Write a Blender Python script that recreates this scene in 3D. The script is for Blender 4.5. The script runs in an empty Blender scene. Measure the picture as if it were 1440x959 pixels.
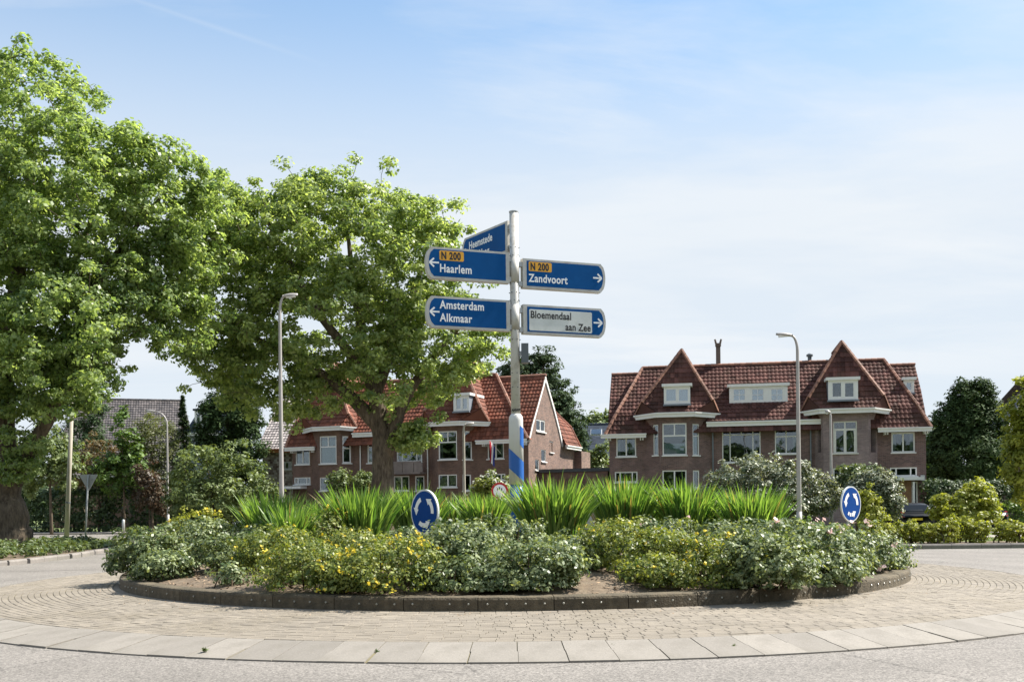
import bpy, math, random
import numpy as np
from mathutils import Vector
R = math.radians
random.seed(7)
rng = np.random.default_rng(11)
scn = bpy.context.scene
COL = scn.collection

# ------------------------------------------------------------------ camera, sky, sun, exposure
F, YH, ROLL, EYE = 1400.0, 711.2, 0.0104, 1.6
cam = bpy.data.cameras.new('camera')
cam.sensor_fit = 'HORIZONTAL'
cam.sensor_width = 36.0
cam.lens = F / 1440 * 36.0
cam.shift_y = (YH - 479.5) / 1440
cam.clip_start, cam.clip_end = 0.1, 6000
co = bpy.data.objects.new('camera', cam)
co.location = (0, 0, EYE)
co.rotation_euler = (R(90), ROLL, 0)
COL.objects.link(co)
scn.camera = co

SUN_EL, SUN_AZ = R(50), R(17)          # azimuth counted from +X towards +Y
sdir = Vector((math.cos(SUN_EL) * math.cos(SUN_AZ), math.cos(SUN_EL) * math.sin(SUN_AZ), math.sin(SUN_EL)))
sl = bpy.data.lights.new('sun', 'SUN')
sl.energy = 4.3
sl.angle = R(0.53)
sl.color = (1.0, 0.945, 0.86)
so = bpy.data.objects.new('sun', sl)
so.rotation_euler = (-sdir).to_track_quat('-Z', 'Y').to_euler()
so.location = (30, 20, 60)
COL.objects.link(so)
scn.view_settings.view_transform = 'Standard'
scn.view_settings.look = 'None'
scn.view_settings.gamma = 1
scn.view_settings.exposure = 1.42


class NT:
    def __init__(s, tree):
        s.t = tree
        tree.nodes.clear()

    def n(s, typ, ins=None, **kw):
        nd = s.t.nodes.new(typ)
        for k, v in kw.items():
            setattr(nd, k, v)
        for k, v in (ins or {}).items():
            if isinstance(v, tuple) and len(v) == 2 and hasattr(v[0], 'outputs'):
                s.t.links.new(v[0].outputs[v[1]], nd.inputs[k])
            else:
                nd.inputs[k].default_value = v
        return nd

    def math(s, op, a, b=None, c=None, clamp=False):
        ins = {0: a}
        if b is not None: ins[1] = b
        if c is not None: ins[2] = c
        return (s.n('ShaderNodeMath', ins, operation=op, use_clamp=clamp), 0)

    def ramp(s, fac, stops):
        nd = s.n('ShaderNodeValToRGB', {'Fac': fac})
        cr = nd.color_ramp
        while len(cr.elements) < len(stops): cr.elements.new(0.5)
        for e, (p, c) in zip(cr.elements, stops):
            e.position = p
            e.color = c if len(c) == 4 else (*c, 1)
        return (nd, 'Color')

    def mix(s, fac, a, b, mode='MIX'):
        nd = s.n('ShaderNodeMix', None, data_type='RGBA', blend_type=mode)
        for idx, v in ((0, fac), (6, a), (7, b)):
            if isinstance(v, tuple) and len(v) == 2 and hasattr(v[0], 'outputs'):
                s.t.links.new(v[0].outputs[v[1]], nd.inputs[idx])
            else:
                nd.inputs[idx].default_value = v if not isinstance(v, tuple) or len(v) == 4 else (*v, 1)
        return (nd, 2)


w = bpy.data.worlds.new('World')
scn.world = w
w.use_nodes = True
t = NT(w.node_tree)
sky = t.n('ShaderNodeTexSky', sky_type='NISHITA', sun_disc=False, sun_elevation=SUN_EL,
          sun_rotation=R(90) - SUN_AZ, air_density=1.0, dust_density=0.35, ozone_density=2.2)
geo = t.n('ShaderNodeTexCoord')
sep = t.n('ShaderNodeSeparateXYZ', {0: (geo, 'Generated')})
X_, Y_, Z_ = (sep, 0), (sep, 1), (sep, 2)
zc = t.math('MAXIMUM', Z_, 0.04)
zz = t.math('ADD', zc, 0.16)
cx_ = t.math('DIVIDE', X_, zz)
cy_ = t.math('DIVIDE', Y_, zz)
cv = t.n('ShaderNodeCombineXYZ', {0: cx_, 1: cy_, 2: 0.0})
mp = t.n('ShaderNodeMapping', {'Vector': (cv, 0), 'Rotation': (0, 0, R(-24)), 'Scale': (0.55, 1.5, 1), 'Location': (1.3, .4, 0)})
n1 = t.n('ShaderNodeTexNoise', {'Vector': (mp, 0), 'Scale': 1.25, 'Detail': 8.0, 'Roughness': 0.6, 'Distortion': 0.35})
n2 = t.n('ShaderNodeTexNoise', {'Vector': (cv, 0), 'Scale': 0.42, 'Detail': 3.0, 'Roughness': 0.5})
a1 = t.n('ShaderNodeMapRange', {0: (n1, 0), 1: 0.42, 2: 0.60, 3: 0.0, 4: 1.0})
a2 = t.n('ShaderNodeMapRange', {0: (n2, 0), 1: 0.36, 2: 0.62, 3: 0.1, 4: 1.0})
fac = t.math('MULTIPLY', (a1, 0), (a2, 0))
fac = t.math('MULTIPLY', fac, 0.85)
# thin veil of high haze: whiter towards the horizon, as everywhere in this summer sky
vm = t.n('ShaderNodeMapRange', {0: Z_, 1: 0.5, 2: 0.25, 3: 0.27, 4: 0.97}, interpolation_type='SMOOTHSTEP')
veil = (vm, 0)
skyc = t.mix(1.0, (sky, 'Color'), (0.55, 0.95, 1.08, 1), 'MULTIPLY')
base = t.mix(veil, skyc, (3.72, 4.05, 4.42, 1))
# contrails: thin bands along two great circles
def trail(ax, ay, az, width, lo, hi, amount, prev):
    v = t.n('ShaderNodeVectorMath', {0: (geo, 'Generated'), 1: (ax, ay, az)}, operation='DOT_PRODUCT')
    d = t.math('ABSOLUTE', (v, 'Value'))
    m = t.n('ShaderNodeMapRange', {0: d, 1: 0.0, 2: width, 3: amount, 4: 0.0})
    g1 = t.n('ShaderNodeMapRange', {0: X_, 1: lo - .03, 2: lo + .01, 3: 0.0, 4: 1.0})
    g2 = t.n('ShaderNodeMapRange', {0: X_, 1: hi - .08, 2: hi, 3: 1.0, 4: 0.0})
    q = t.math('MULTIPLY', (g1, 0), (g2, 0))
    q = t.math('MULTIPLY', q, (m, 0))
    q = t.math('MULTIPLY', q, t.math('GREATER_THAN', Y_, 0.0))
    return t.math('MAXIMUM', prev, q)


def pray(px, py):
    x, y = px - 720, py - 479.5
    c, s = math.cos(ROLL), math.sin(ROLL)
    u, v = c * x - s * y, s * x + c * y
    return u / F, -(v - (YH - 479.5)) / F          # X/Y and (Z-EYE)/Y


def at(px, py, Y):
    a, b = pray(px, py)
    return Vector((a * Y, Y, EYE + b * Y))


def gx(px, Y):
    return pray(px, YH)[0] * Y


def gcirc(p, q):
    a = Vector((pray(*p)[0], 1, pray(*p)[1])); b = Vector((pray(*q)[0], 1, pray(*q)[1]))
    return a.cross(b).normalized()


g = gcirc((180, -4), (420, 78))
fac = trail(*g, 0.0032, -0.42, -0.16, 0.13, fac)
g = gcirc((800, 188), (893, 221))
fac = trail(*g, 0.0018, 0.05, 0.13, 0.22, fac)
cl = t.mix(fac, base, (4.35, 4.52, 4.68, 1))
bg = t.n('ShaderNodeBackground', {0: cl, 1: 0.078})
t.n('ShaderNodeOutputWorld', {0: (bg, 0)})

# ------------------------------------------------------------------ materials
MATS = {}


def mat(name, rgb, rough=0.6, var=0.12, scale=6.0, bump=0.0, bscale=40.0, metal=0.0, spec=0.5, rnd=0.0, tone=0.0, dirt=None, dscale=1.2, coat=0.0):
    """plain painted/plastered/stone surface: base colour, soft mottling, optional per-object and per-face variation"""
    m = bpy.data.materials.new(name)
    m.use_nodes = True
    t = NT(m.node_tree)
    tc = t.n('ShaderNodeTexCoord')
    nz = t.n('ShaderNodeTexNoise', {'Vector': (tc, 'Object'), 'Scale': scale, 'Detail': 5.0, 'Roughness': 0.6})
    v = t.n('ShaderNodeMapRange', {0: (nz, 0), 1: 0.25, 2: 0.75, 3: 1 - var, 4: 1 + var})
    val = (v, 0)
    if rnd:
        oi = t.n('ShaderNodeObjectInfo')
        r = t.n('ShaderNodeMapRange', {0: (oi, 'Random'), 3: 1 - rnd, 4: 1 + rnd})
        val = t.math('MULTIPLY', val, (r, 0))
    if tone:
        at_ = t.n('ShaderNodeAttribute', attribute_name='tone')
        r = t.n('ShaderNodeMapRange', {0: (at_, 'Fac'), 3: 1 - tone, 4: 1 + tone})
        val = t.math('MULTIPLY', val, (r, 0))
    cx = t.n('ShaderNodeCombineColor', {0: val, 1: val, 2: val})
    c = t.mix(1.0, (*rgb, 1), (cx, 0), 'MULTIPLY')
    if dirt:
        dn = t.n('ShaderNodeTexNoise', {'Vector': (tc, 'Object'), 'Scale': dscale, 'Detail': 6.0, 'Roughness': 0.65})
        df = t.n('ShaderNodeMapRange', {0: (dn, 0), 1: 0.48, 2: 0.72, 3: 0.0, 4: dirt[1]})
        c = t.mix((df, 0), c, (*dirt[0], 1))
    p = t.n('ShaderNodeBsdfPrincipled', {'Base Color': c, 'Roughness': rough, 'Metallic': metal, 'Specular IOR Level': spec, 'Coat Weight': coat})
    if bump:
        bn = t.n('ShaderNodeTexNoise', {'Vector': (tc, 'Object'), 'Scale': bscale, 'Detail': 4.0})
        b = t.n('ShaderNodeBump', {'Strength': bump, 'Distance': 0.02, 'Height': (bn, 0)})
        t.t.links.new(b.outputs[0], p.inputs['Normal'])
    t.n('ShaderNodeOutputMaterial', {0: (p, 0)})
    MATS[name] = m
    return m


def leaf_mat(name, dark, light, rough=0.5, trans=0.45, tint=(1.25, 1.2, 0.45), spec=0.4, gamma=1.0):
    m = bpy.data.materials.new(name)
    m.use_nodes = True
    t = NT(m.node_tree)
    a = t.n('ShaderNodeAttribute', attribute_name='tone')
    c = t.mix(t.math('POWER', (a, 'Fac'), gamma), (*dark, 1), (*light, 1))
    if name == 'leaf_iris':      # withered straw-coloured blades here and there
        c = t.mix(t.math('GREATER_THAN', (a, 'Fac'), 0.94), c, (0.42, 0.31, 0.13, 1))
    p = t.n('ShaderNodeBsdfPrincipled', {'Base Color': c, 'Roughness': rough, 'Specular IOR Level': spec})
    c2 = t.mix(1.0, c, (*tint, 1), 'MULTIPLY')
    tr = t.n('ShaderNodeBsdfTranslucent', {0: c2})
    mx = t.n('ShaderNodeMixShader', {0: trans, 1: (p, 0), 2: (tr, 0)})
    t.n('ShaderNodeOutputMaterial', {0: (mx, 0)})
    MATS[name] = m
    return m


def brick_mat(name, c1, c2, mortar, bw=0.22, bh=0.065, rough=0.8):
    m = bpy.data.materials.new(name)
    m.use_nodes = True
    t = NT(m.node_tree)
    uv = t.n('ShaderNodeUVMap', uv_map='UVMap')
    b = t.n('ShaderNodeTexBrick', {'Vector': (uv, 0), 'Color1': (*c1, 1), 'Color2': (*c2, 1), 'Mortar': (*mortar, 1), 'Scale': 1.0,
                                   'Mortar Size': 0.009, 'Mortar Smooth': 0.2, 'Bias': 0.0, 'Brick Width': bw, 'Row Height': bh})
    tc = t.n('ShaderNodeTexCoord')
    nz = t.n('ShaderNodeTexNoise', {'Vector': (tc, 'Object'), 'Scale': 0.8, 'Detail': 8.0, 'Roughness': 0.72})
    v = t.n('ShaderNodeMapRange', {0: (nz, 0), 1: 0.3, 2: 0.7, 3: 0.68, 4: 1.3})
    cx = t.n('ShaderNodeCombineColor', {0: (v, 0), 1: (v, 0), 2: (v, 0)})
    c = t.mix(1.0, (b, 'Color'), (cx, 0), 'MULTIPLY')
    p = t.n('ShaderNodeBsdfPrincipled', {'Base Color': c, 'Roughness': rough, 'Specular IOR Level': 0.25})
    bp = t.n('ShaderNodeBump', {'Strength': 0.6, 'Distance': 0.01, 'Height': (b, 'Fac')}, invert=True)
    t.t.links.new(bp.outputs[0], p.inputs['Normal'])
    t.n('ShaderNodeOutputMaterial', {0: (p, 0)})
    MATS[name] = m
    return m


def glass_mat(name, tint=(0.02, 0.025, 0.03), refl=0.28, rough=0.02):
    m = bpy.data.materials.new(name)
    m.use_nodes = True
    t = NT(m.node_tree)
    tc = t.n('ShaderNodeTexCoord')
    nz = t.n('ShaderNodeTexNoise', {'Vector': (tc, 'Object'), 'Scale': 0.7, 'Detail': 1.0})
    bp = t.n('ShaderNodeBump', {'Strength': 0.05, 'Distance': 0.3, 'Height': (nz, 0)})
    gl = t.n('ShaderNodeBsdfGlossy', {0: (0.85, 0.9, 0.95, 1), 1: rough, 'Normal': (bp, 0)})
    tr = t.n('ShaderNodeBsdfTransparent', {0: (0.72, 0.78, 0.78, 1)})
    lw = t.n('ShaderNodeLayerWeight', {0: 0.35})
    f = t.math('ADD', (lw, 0), refl - 0.05, clamp=True)
    mx = t.n('ShaderNodeMixShader', {0: f, 1: (tr, 0), 2: (gl, 0)})
    t.n('ShaderNodeOutputMaterial', {0: (mx, 0)})
    MATS[name] = m
    return m


def asphalt_mat(name, base, patch=0.12, wear=False):
    m = bpy.data.materials.new(name)
    m.use_nodes = True
    t = NT(m.node_tree)
    tc = t.n('ShaderNodeTexCoord')
    vo = t.n('ShaderNodeTexVoronoi', {'Vector': (tc, 'Object'), 'Scale': 60.0})
    sp = t.n('ShaderNodeSeparateColor', {0: (vo, 'Color')})
    g1 = t.n('ShaderNodeMapRange', {0: (sp, 0), 3: 0.58, 4: 1.42})
    n2 = t.n('ShaderNodeTexNoise', {'Vector': (tc, 'Object'), 'Scale': 0.5, 'Detail': 7.0, 'Roughness': 0.6})
    g2 = t.n('ShaderNodeMapRange', {0: (n2, 0), 1: 0.3, 2: 0.7, 3: 1 - patch, 4: 1 + patch})
    n3 = t.n('ShaderNodeTexNoise', {'Vector': (tc, 'Object'), 'Scale': 22.0, 'Detail': 3.0})
    g3 = t.n('ShaderNodeMapRange', {0: (n3, 0), 1: 0.3, 2: 0.7, 3: 0.88, 4: 1.1})
    v = t.math('MULTIPLY', t.math('MULTIPLY', (g1, 0), (g2, 0)), (g3, 0))
    if wear:
        # worn wheel tracks round the island, oil drips between them and a dusty rim
        sp2 = t.n('ShaderNodeSeparateXYZ', {0: (tc, 'Object')})
        dx, dy = t.math('SUBTRACT', (sp2, 0), 0.04), t.math('SUBTRACT', (sp2, 1), 21.04)
        rad = t.math('SQRT', t.math('ADD', t.math('MULTIPLY', dx, dx), t.math('MULTIPLY', dy, dy)))
        wob = t.n('ShaderNodeTexNoise', {'Vector': (tc, 'Object'), 'Scale': 0.35, 'Detail': 3.0})
        rw = t.math('ADD', rad, t.math('MULTIPLY', (wob, 0), 0.7))
        wv = t.math('SINE', t.math('MULTIPLY', rw, 3.4))
        v = t.math('MULTIPLY', v, t.math('ADD', t.math('MULTIPLY', wv, 0.045), 1.0))
        on = t.n('ShaderNodeTexNoise', {'Vector': (tc, 'Object'), 'Scale': 2.6, 'Detail': 2.0})
        od = t.n('ShaderNodeMapRange', {0: (on, 0), 1: 0.66, 2: 0.78, 3: 1.0, 4: 0.72})
        v = t.math('MULTIPLY', v, (od, 0))
        vc = t.n('ShaderNodeTexVoronoi', {'Vector': (tc, 'Object'), 'Scale': 0.33}, feature='DISTANCE_TO_EDGE')
        cr = t.n('ShaderNodeMapRange', {0: t.math('ADD', (vc, 0), t.math('MULTIPLY', t.math('SUBTRACT', (n3, 0), 0.5), 0.05)), 1: 0.0, 2: 0.006, 3: 0.62, 4: 1.0})
        gate = t.n('ShaderNodeMapRange', {0: (wob, 0), 1: 0.50, 2: 0.56, 3: 1.0, 4: 0.0})
        v = t.math('MULTIPLY', v, t.math('MAXIMUM', (cr, 0), (gate, 0)))
    cx = t.n('ShaderNodeCombineColor', {0: v, 1: v, 2: v})
    c = t.mix(1.0, (*base, 1), (cx, 0), 'MULTIPLY')
    p = t.n('ShaderNodeBsdfPrincipled', {'Base Color': c, 'Roughness': 0.85, 'Specular IOR Level': 0.3})
    bp = t.n('ShaderNodeBump', {'Strength': 0.5, 'Distance': 0.006, 'Height': (sp, 0)})
    t.t.links.new(bp.outputs[0], p.inputs['Normal'])
    t.n('ShaderNodeOutputMaterial', {0: (p, 0)})
    MATS[name] = m
    return m


asphalt_mat('asphalt', (0.183, 0.168, 0.151), wear=True)
asphalt_mat('asphalt_grey', (0.18, 0.165, 0.148))
mat('concrete_slab', (0.212, 0.192, 0.165), 0.85, 0.16, 45, 0.25, 120, rnd=0.12, dirt=((0.15, 0.135, 0.11), 0.6), dscale=2.6)
mat('clinker', (0.205, 0.177, 0.14), 0.85, 0.22, 3.0, 0.35, 90, rnd=0.09, tone=0.0, dirt=((0.15, 0.125, 0.085), 0.55), dscale=0.9)
mat('clinker_mass', (0.205, 0.177, 0.14), 0.85, 0.22, 3.0, 0.35, 90, tone=0.09, dirt=((0.15, 0.125, 0.085), 0.55), dscale=0.9)
mat('joint_sand', (0.15, 0.13, 0.07), 0.95, 0.3, 4)
mat('kerb_concrete', (0.098, 0.078, 0.048), 0.9, 0.4, 9, 0.9, 35, rnd=0.12, dirt=((0.035, 0.032, 0.02), 0.9), dscale=3.5)
mat('road_kerb', (0.19, 0.172, 0.155), 0.9, 0.15, 5, 0.3, 60, rnd=0.1, dirt=((0.14, 0.12, 0.10), 0.5), dscale=2.0)
mat('reflector', (0.30, 0.29, 0.24), 0.3, 0.1)
mat('soil', (0.13, 0.095, 0.062), 0.95, 0.35, 7, 0.8, 25, dirt=((0.21, 0.17, 0.12), 0.6), dscale=5)
mat('wood_chip', (0.30, 0.21, 0.13), 0.9, 0.25, 5, tone=0.5)
mat('grass_ground', (0.095, 0.13, 0.035), 0.95, 0.3, 1.5, 0.6, 30, dirt=((0.16, 0.16, 0.06), 0.5), dscale=0.7)
mat('far_ground', (0.11, 0.12, 0.06), 0.95, 0.25, 0.2)
mat('pavement', (0.30, 0.275, 0.25), 0.9, 0.15, 3, 0.3, 40)
mat('white_paint', (0.70, 0.69, 0.66), 0.45, 0.04, 4)
mat('cream_paint', (0.62, 0.60, 0.54), 0.5, 0.06, 4)
mat('pole_white', (0.54, 0.53, 0.50), 0.5, 0.05, 5, dirt=((0.30, 0.27, 0.22), 0.75), dscale=7)
mat('casing_white', (0.62, 0.61, 0.58), 0.4, 0.04, 5, dirt=((0.55, 0.50, 0.40), 0.45), dscale=3)
mat('sign_blue', (0.003, 0.074, 0.245), 0.5, 0.09, 2.5, spec=0.1, dirt=((0.008, 0.10, 0.30), 0.5), dscale=4)
mat('stripe_blue', (0.015, 0.11, 0.40), 0.4, 0.05)
mat('disc_blue', (0.003, 0.05, 0.23), 0.5, 0.06, spec=0.1)
mat('sign_frame', (0.50, 0.49, 0.46), 0.5, 0.1, 4, metal=0.1, dirt=((0.30, 0.24, 0.17), 0.6), dscale=3)
mat('sign_white', (0.86, 0.86, 0.85), 0.4, 0.03)
mat('faded_white', (0.62, 0.64, 0.62), 0.45, 0.08, 3, dirt=((0.45, 0.48, 0.44), 0.6), dscale=2.0)
mat('sign_orange', (0.74, 0.36, 0.018), 0.4, 0.04)
mat('sign_black', (0.012, 0.012, 0.014), 0.5, 0.1)
mat('sign_red', (0.45, 0.02, 0.02), 0.4, 0.06)
mat('galvanised', (0.42, 0.43, 0.43), 0.45, 0.1, 6, metal=0.35)
mat('lamp_mast', (0.37, 0.345, 0.325), 0.5, 0.1, 4, metal=0.15)
mat('concrete_mast', (0.36, 0.33, 0.27), 0.8, 0.12, 4)
mat('lamp_glass', (0.70, 0.68, 0.62), 0.15, 0.03)
mat('box_grey', (0.10, 0.115, 0.125), 0.5, 0.06)
brick_mat('brick_dark', (0.20, 0.115, 0.10), (0.105, 0.064, 0.060), (0.20, 0.165, 0.15))
brick_mat('brick_purple', (0.27, 0.19, 0.185), (0.19, 0.135, 0.13), (0.24, 0.21, 0.20))
brick_mat('brick_brown', (0.19, 0.108, 0.078), (0.125, 0.074, 0.056), (0.15, 0.115, 0.095))
brick_mat('brick_red', (0.23, 0.138, 0.105), (0.11, 0.07, 0.058), (0.28, 0.23, 0.20))
brick_mat('brick_check', (0.58, 0.53, 0.47), (0.14, 0.085, 0.07), (0.30, 0.22, 0.19), 0.24, 0.17)
mat('tile_brown', (0.086, 0.039, 0.032), 0.8, 0.30, 1.1, tone=0.42, dirt=((0.075, 0.05, 0.034), 0.6), dscale=0.9, spec=0.15)
mat('tile_red', (0.158, 0.055, 0.033), 0.75, 0.26, 1.1, tone=0.38, dirt=((0.13, 0.06, 0.04), 0.6), dscale=0.9, spec=0.2)
mat('tile_grey', (0.10, 0.085, 0.078), 0.28, 0.25, 1.5, tone=0.4, spec=0.8)
mat('tile_pale', (0.34, 0.30, 0.28), 0.4, 0.2, 1.5, tone=0.3)
mat('ridge_mortar', (0.24, 0.115, 0.075), 0.7, 0.2, 3, tone=0.3)
mat('slate_blue', (0.034, 0.044, 0.062), 0.75, 0.15, 2, spec=.15, tone=.25)
mat('lead', (0.17, 0.19, 0.22), 0.6, 0.12, 3)
mat('bitumen', (0.045, 0.05, 0.055), 0.7, 0.2, 3)
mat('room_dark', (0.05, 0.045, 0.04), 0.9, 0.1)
mat('curtain', (0.34, 0.34, 0.31), 0.9, 0.12, 8)
mat('blind_and_sky_sheet', (0.42, 0.52, 0.55), 0.8, 0.05)  # real blinds, and the sky's reflection painted into dormer panes
mat('door_wood', (0.24, 0.125, 0.055), 0.5, 0.2, 3)
mat('fascia_orange', (0.42, 0.15, 0.05), 0.6, 0.1)
glass_mat('window_glass', refl=0.11)
glass_mat('window_glass_bright', refl=0.24)
mat('car_paint', (0.010, 0.011, 0.013), 0.38, 0.05, 2, spec=.3, coat=.15)
mat('car_glass', (0.012, 0.014, 0.016), 0.06, 0.02)
mat('rubber', (0.018, 0.018, 0.018), 0.85, 0.1)
mat('alloy', (0.45, 0.45, 0.46), 0.35, 0.05, metal=0.8)
mat('tail_red', (0.38, 0.015, 0.012), 0.15, 0.05)
mat('plate_yellow', (0.65, 0.45, 0.03), 0.4, 0.03)
mat('flag_red', (0.42, 0.02, 0.03), 0.85, 0.06)
mat('flag_white', (0.75, 0.74, 0.74), 0.85, 0.04)
mat('flag_blue', (0.03, 0.05, 0.25), 0.85, 0.06)


def bark_mat(name, c1, c2):
    m = bpy.data.materials.new(name)
    m.use_nodes = True
    t = NT(m.node_tree)
    tc = t.n('ShaderNodeTexCoord')
    mp = t.n('ShaderNodeMapping', {'Vector': (tc, 'Object'), 'Scale': (9, 9, 2.2)})
    nz = t.n('ShaderNodeTexNoise', {'Vector': (mp, 0), 'Scale': 1.0, 'Detail': 8.0, 'Roughness': 0.7})
    n2 = t.n('ShaderNodeTexNoise', {'Vector': (tc, 'Object'), 'Scale': 1.4, 'Detail': 4.0})
    f = t.n('ShaderNodeMapRange', {0: (nz, 0), 1: 0.35, 2: 0.66})
    c = t.mix((f, 0), (*c1, 1), (*c2, 1))
    v = t.n('ShaderNodeMapRange', {0: (n2, 0), 1: 0.3, 2: 0.7, 3: 0.75, 4: 1.25})
    cx = t.n('ShaderNodeCombineColor', {0: (v, 0), 1: (v, 0), 2: (v, 0)})
    c = t.mix(1.0, c, (cx, 0), 'MULTIPLY')
    p = t.n('ShaderNodeBsdfPrincipled', {'Base Color': c, 'Roughness': 0.9, 'Specular IOR Level': 0.2})
    bp = t.n('ShaderNodeBump', {'Strength': 0.9, 'Distance': 0.06, 'Height': (nz, 0)})
    t.t.links.new(bp.outputs[0], p.inputs['Normal'])
    t.n('ShaderNodeOutputMaterial', {0: (p, 0)})
    MATS[name] = m


bark_mat('bark', (0.055, 0.042, 0.030), (0.17, 0.135, 0.095))
bark_mat('twig', (0.05, 0.035, 0.022), (0.12, 0.085, 0.055))
leaf_mat('leaf_plane', (0.055, 0.12, 0.038), (0.43, 0.52, 0.20), 0.40, 0.56, tint=(1.4, 1.38, .72), spec=.55, gamma=1.15)
leaf_mat('leaf_plane_pale', (0.062, 0.13, 0.036), (0.48, 0.55, 0.21), 0.40, 0.56, tint=(1.4, 1.38, .72), spec=.55, gamma=1.15)
leaf_mat('leaf_silver', (0.028, 0.066, 0.018), (0.54, 0.60, 0.33), 0.42, 0.35, spec=0.35, gamma=1.6)
leaf_mat('leaf_dark', (0.028, 0.060, 0.016), (0.40, 0.46, 0.22), 0.42, 0.32, spec=0.35, gamma=1.6)
leaf_mat('leaf_yellow', (0.042, 0.092, 0.02), (0.46, 0.48, 0.13), 0.45, 0.42, gamma=1.45)
leaf_mat('leaf_gold', (0.11, 0.155, 0.02), (0.46, 0.46, 0.08), 0.5, 0.48, tint=(1.2, 1.2, .5))
leaf_mat('leaf_iris', (0.065, 0.155, 0.034), (0.31, 0.43, 0.12), 0.38, 0.5, tint=(1.15, 1.2, 0.5), gamma=1.2)
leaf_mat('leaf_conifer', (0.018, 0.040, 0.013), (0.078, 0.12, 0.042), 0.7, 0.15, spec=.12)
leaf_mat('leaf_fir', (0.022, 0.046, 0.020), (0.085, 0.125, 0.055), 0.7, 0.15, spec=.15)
leaf_mat('leaf_olive', (0.055, 0.075, 0.022), (0.22, 0.24, 0.09), 0.5, 0.35)
leaf_mat('leaf_green', (0.045, 0.095, 0.02), (0.19, 0.29, 0.07), 0.5, 0.4)
leaf_mat('leaf_sage', (0.055, 0.09, 0.028), (0.27, 0.33, 0.13), 0.5, 0.35)
leaf_mat('leaf_copper', (0.085, 0.065, 0.025), (0.21, 0.16, 0.065), 0.5, 0.35, tint=(1.2, .9, .5))
leaf_mat('leaf_maroon', (0.045, 0.032, 0.018), (0.12, 0.088, 0.05), 0.5, 0.3, tint=(1.2, .8, .7))
leaf_mat('leaf_white', (0.03, 0.06, 0.02), (0.66, 0.67, 0.52), 0.42, 0.25, gamma=2.0)
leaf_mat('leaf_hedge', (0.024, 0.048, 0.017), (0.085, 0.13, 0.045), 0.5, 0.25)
leaf_mat('leaf_cover', (0.04, 0.075, 0.022), (0.17, 0.21, 0.085), 0.45, 0.35)
leaf_mat('leaf_grass', (0.09, 0.13, 0.03), (0.22, 0.26, 0.07), 0.5, 0.4)
leaf_mat('petal_yellow', (0.62, 0.47, 0.03), (0.78, 0.66, 0.10), 0.5, 0.3, tint=(1, 1, .6))
leaf_mat('petal_pink', (0.62, 0.38, 0.36), (0.75, 0.60, 0.55), 0.5, 0.3, tint=(1, 1, 1))
leaf_mat('petal_white', (0.62, 0.62, 0.55), (0.78, 0.78, 0.72), 0.5, 0.3, tint=(1, 1, 1))
M = MATS


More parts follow.
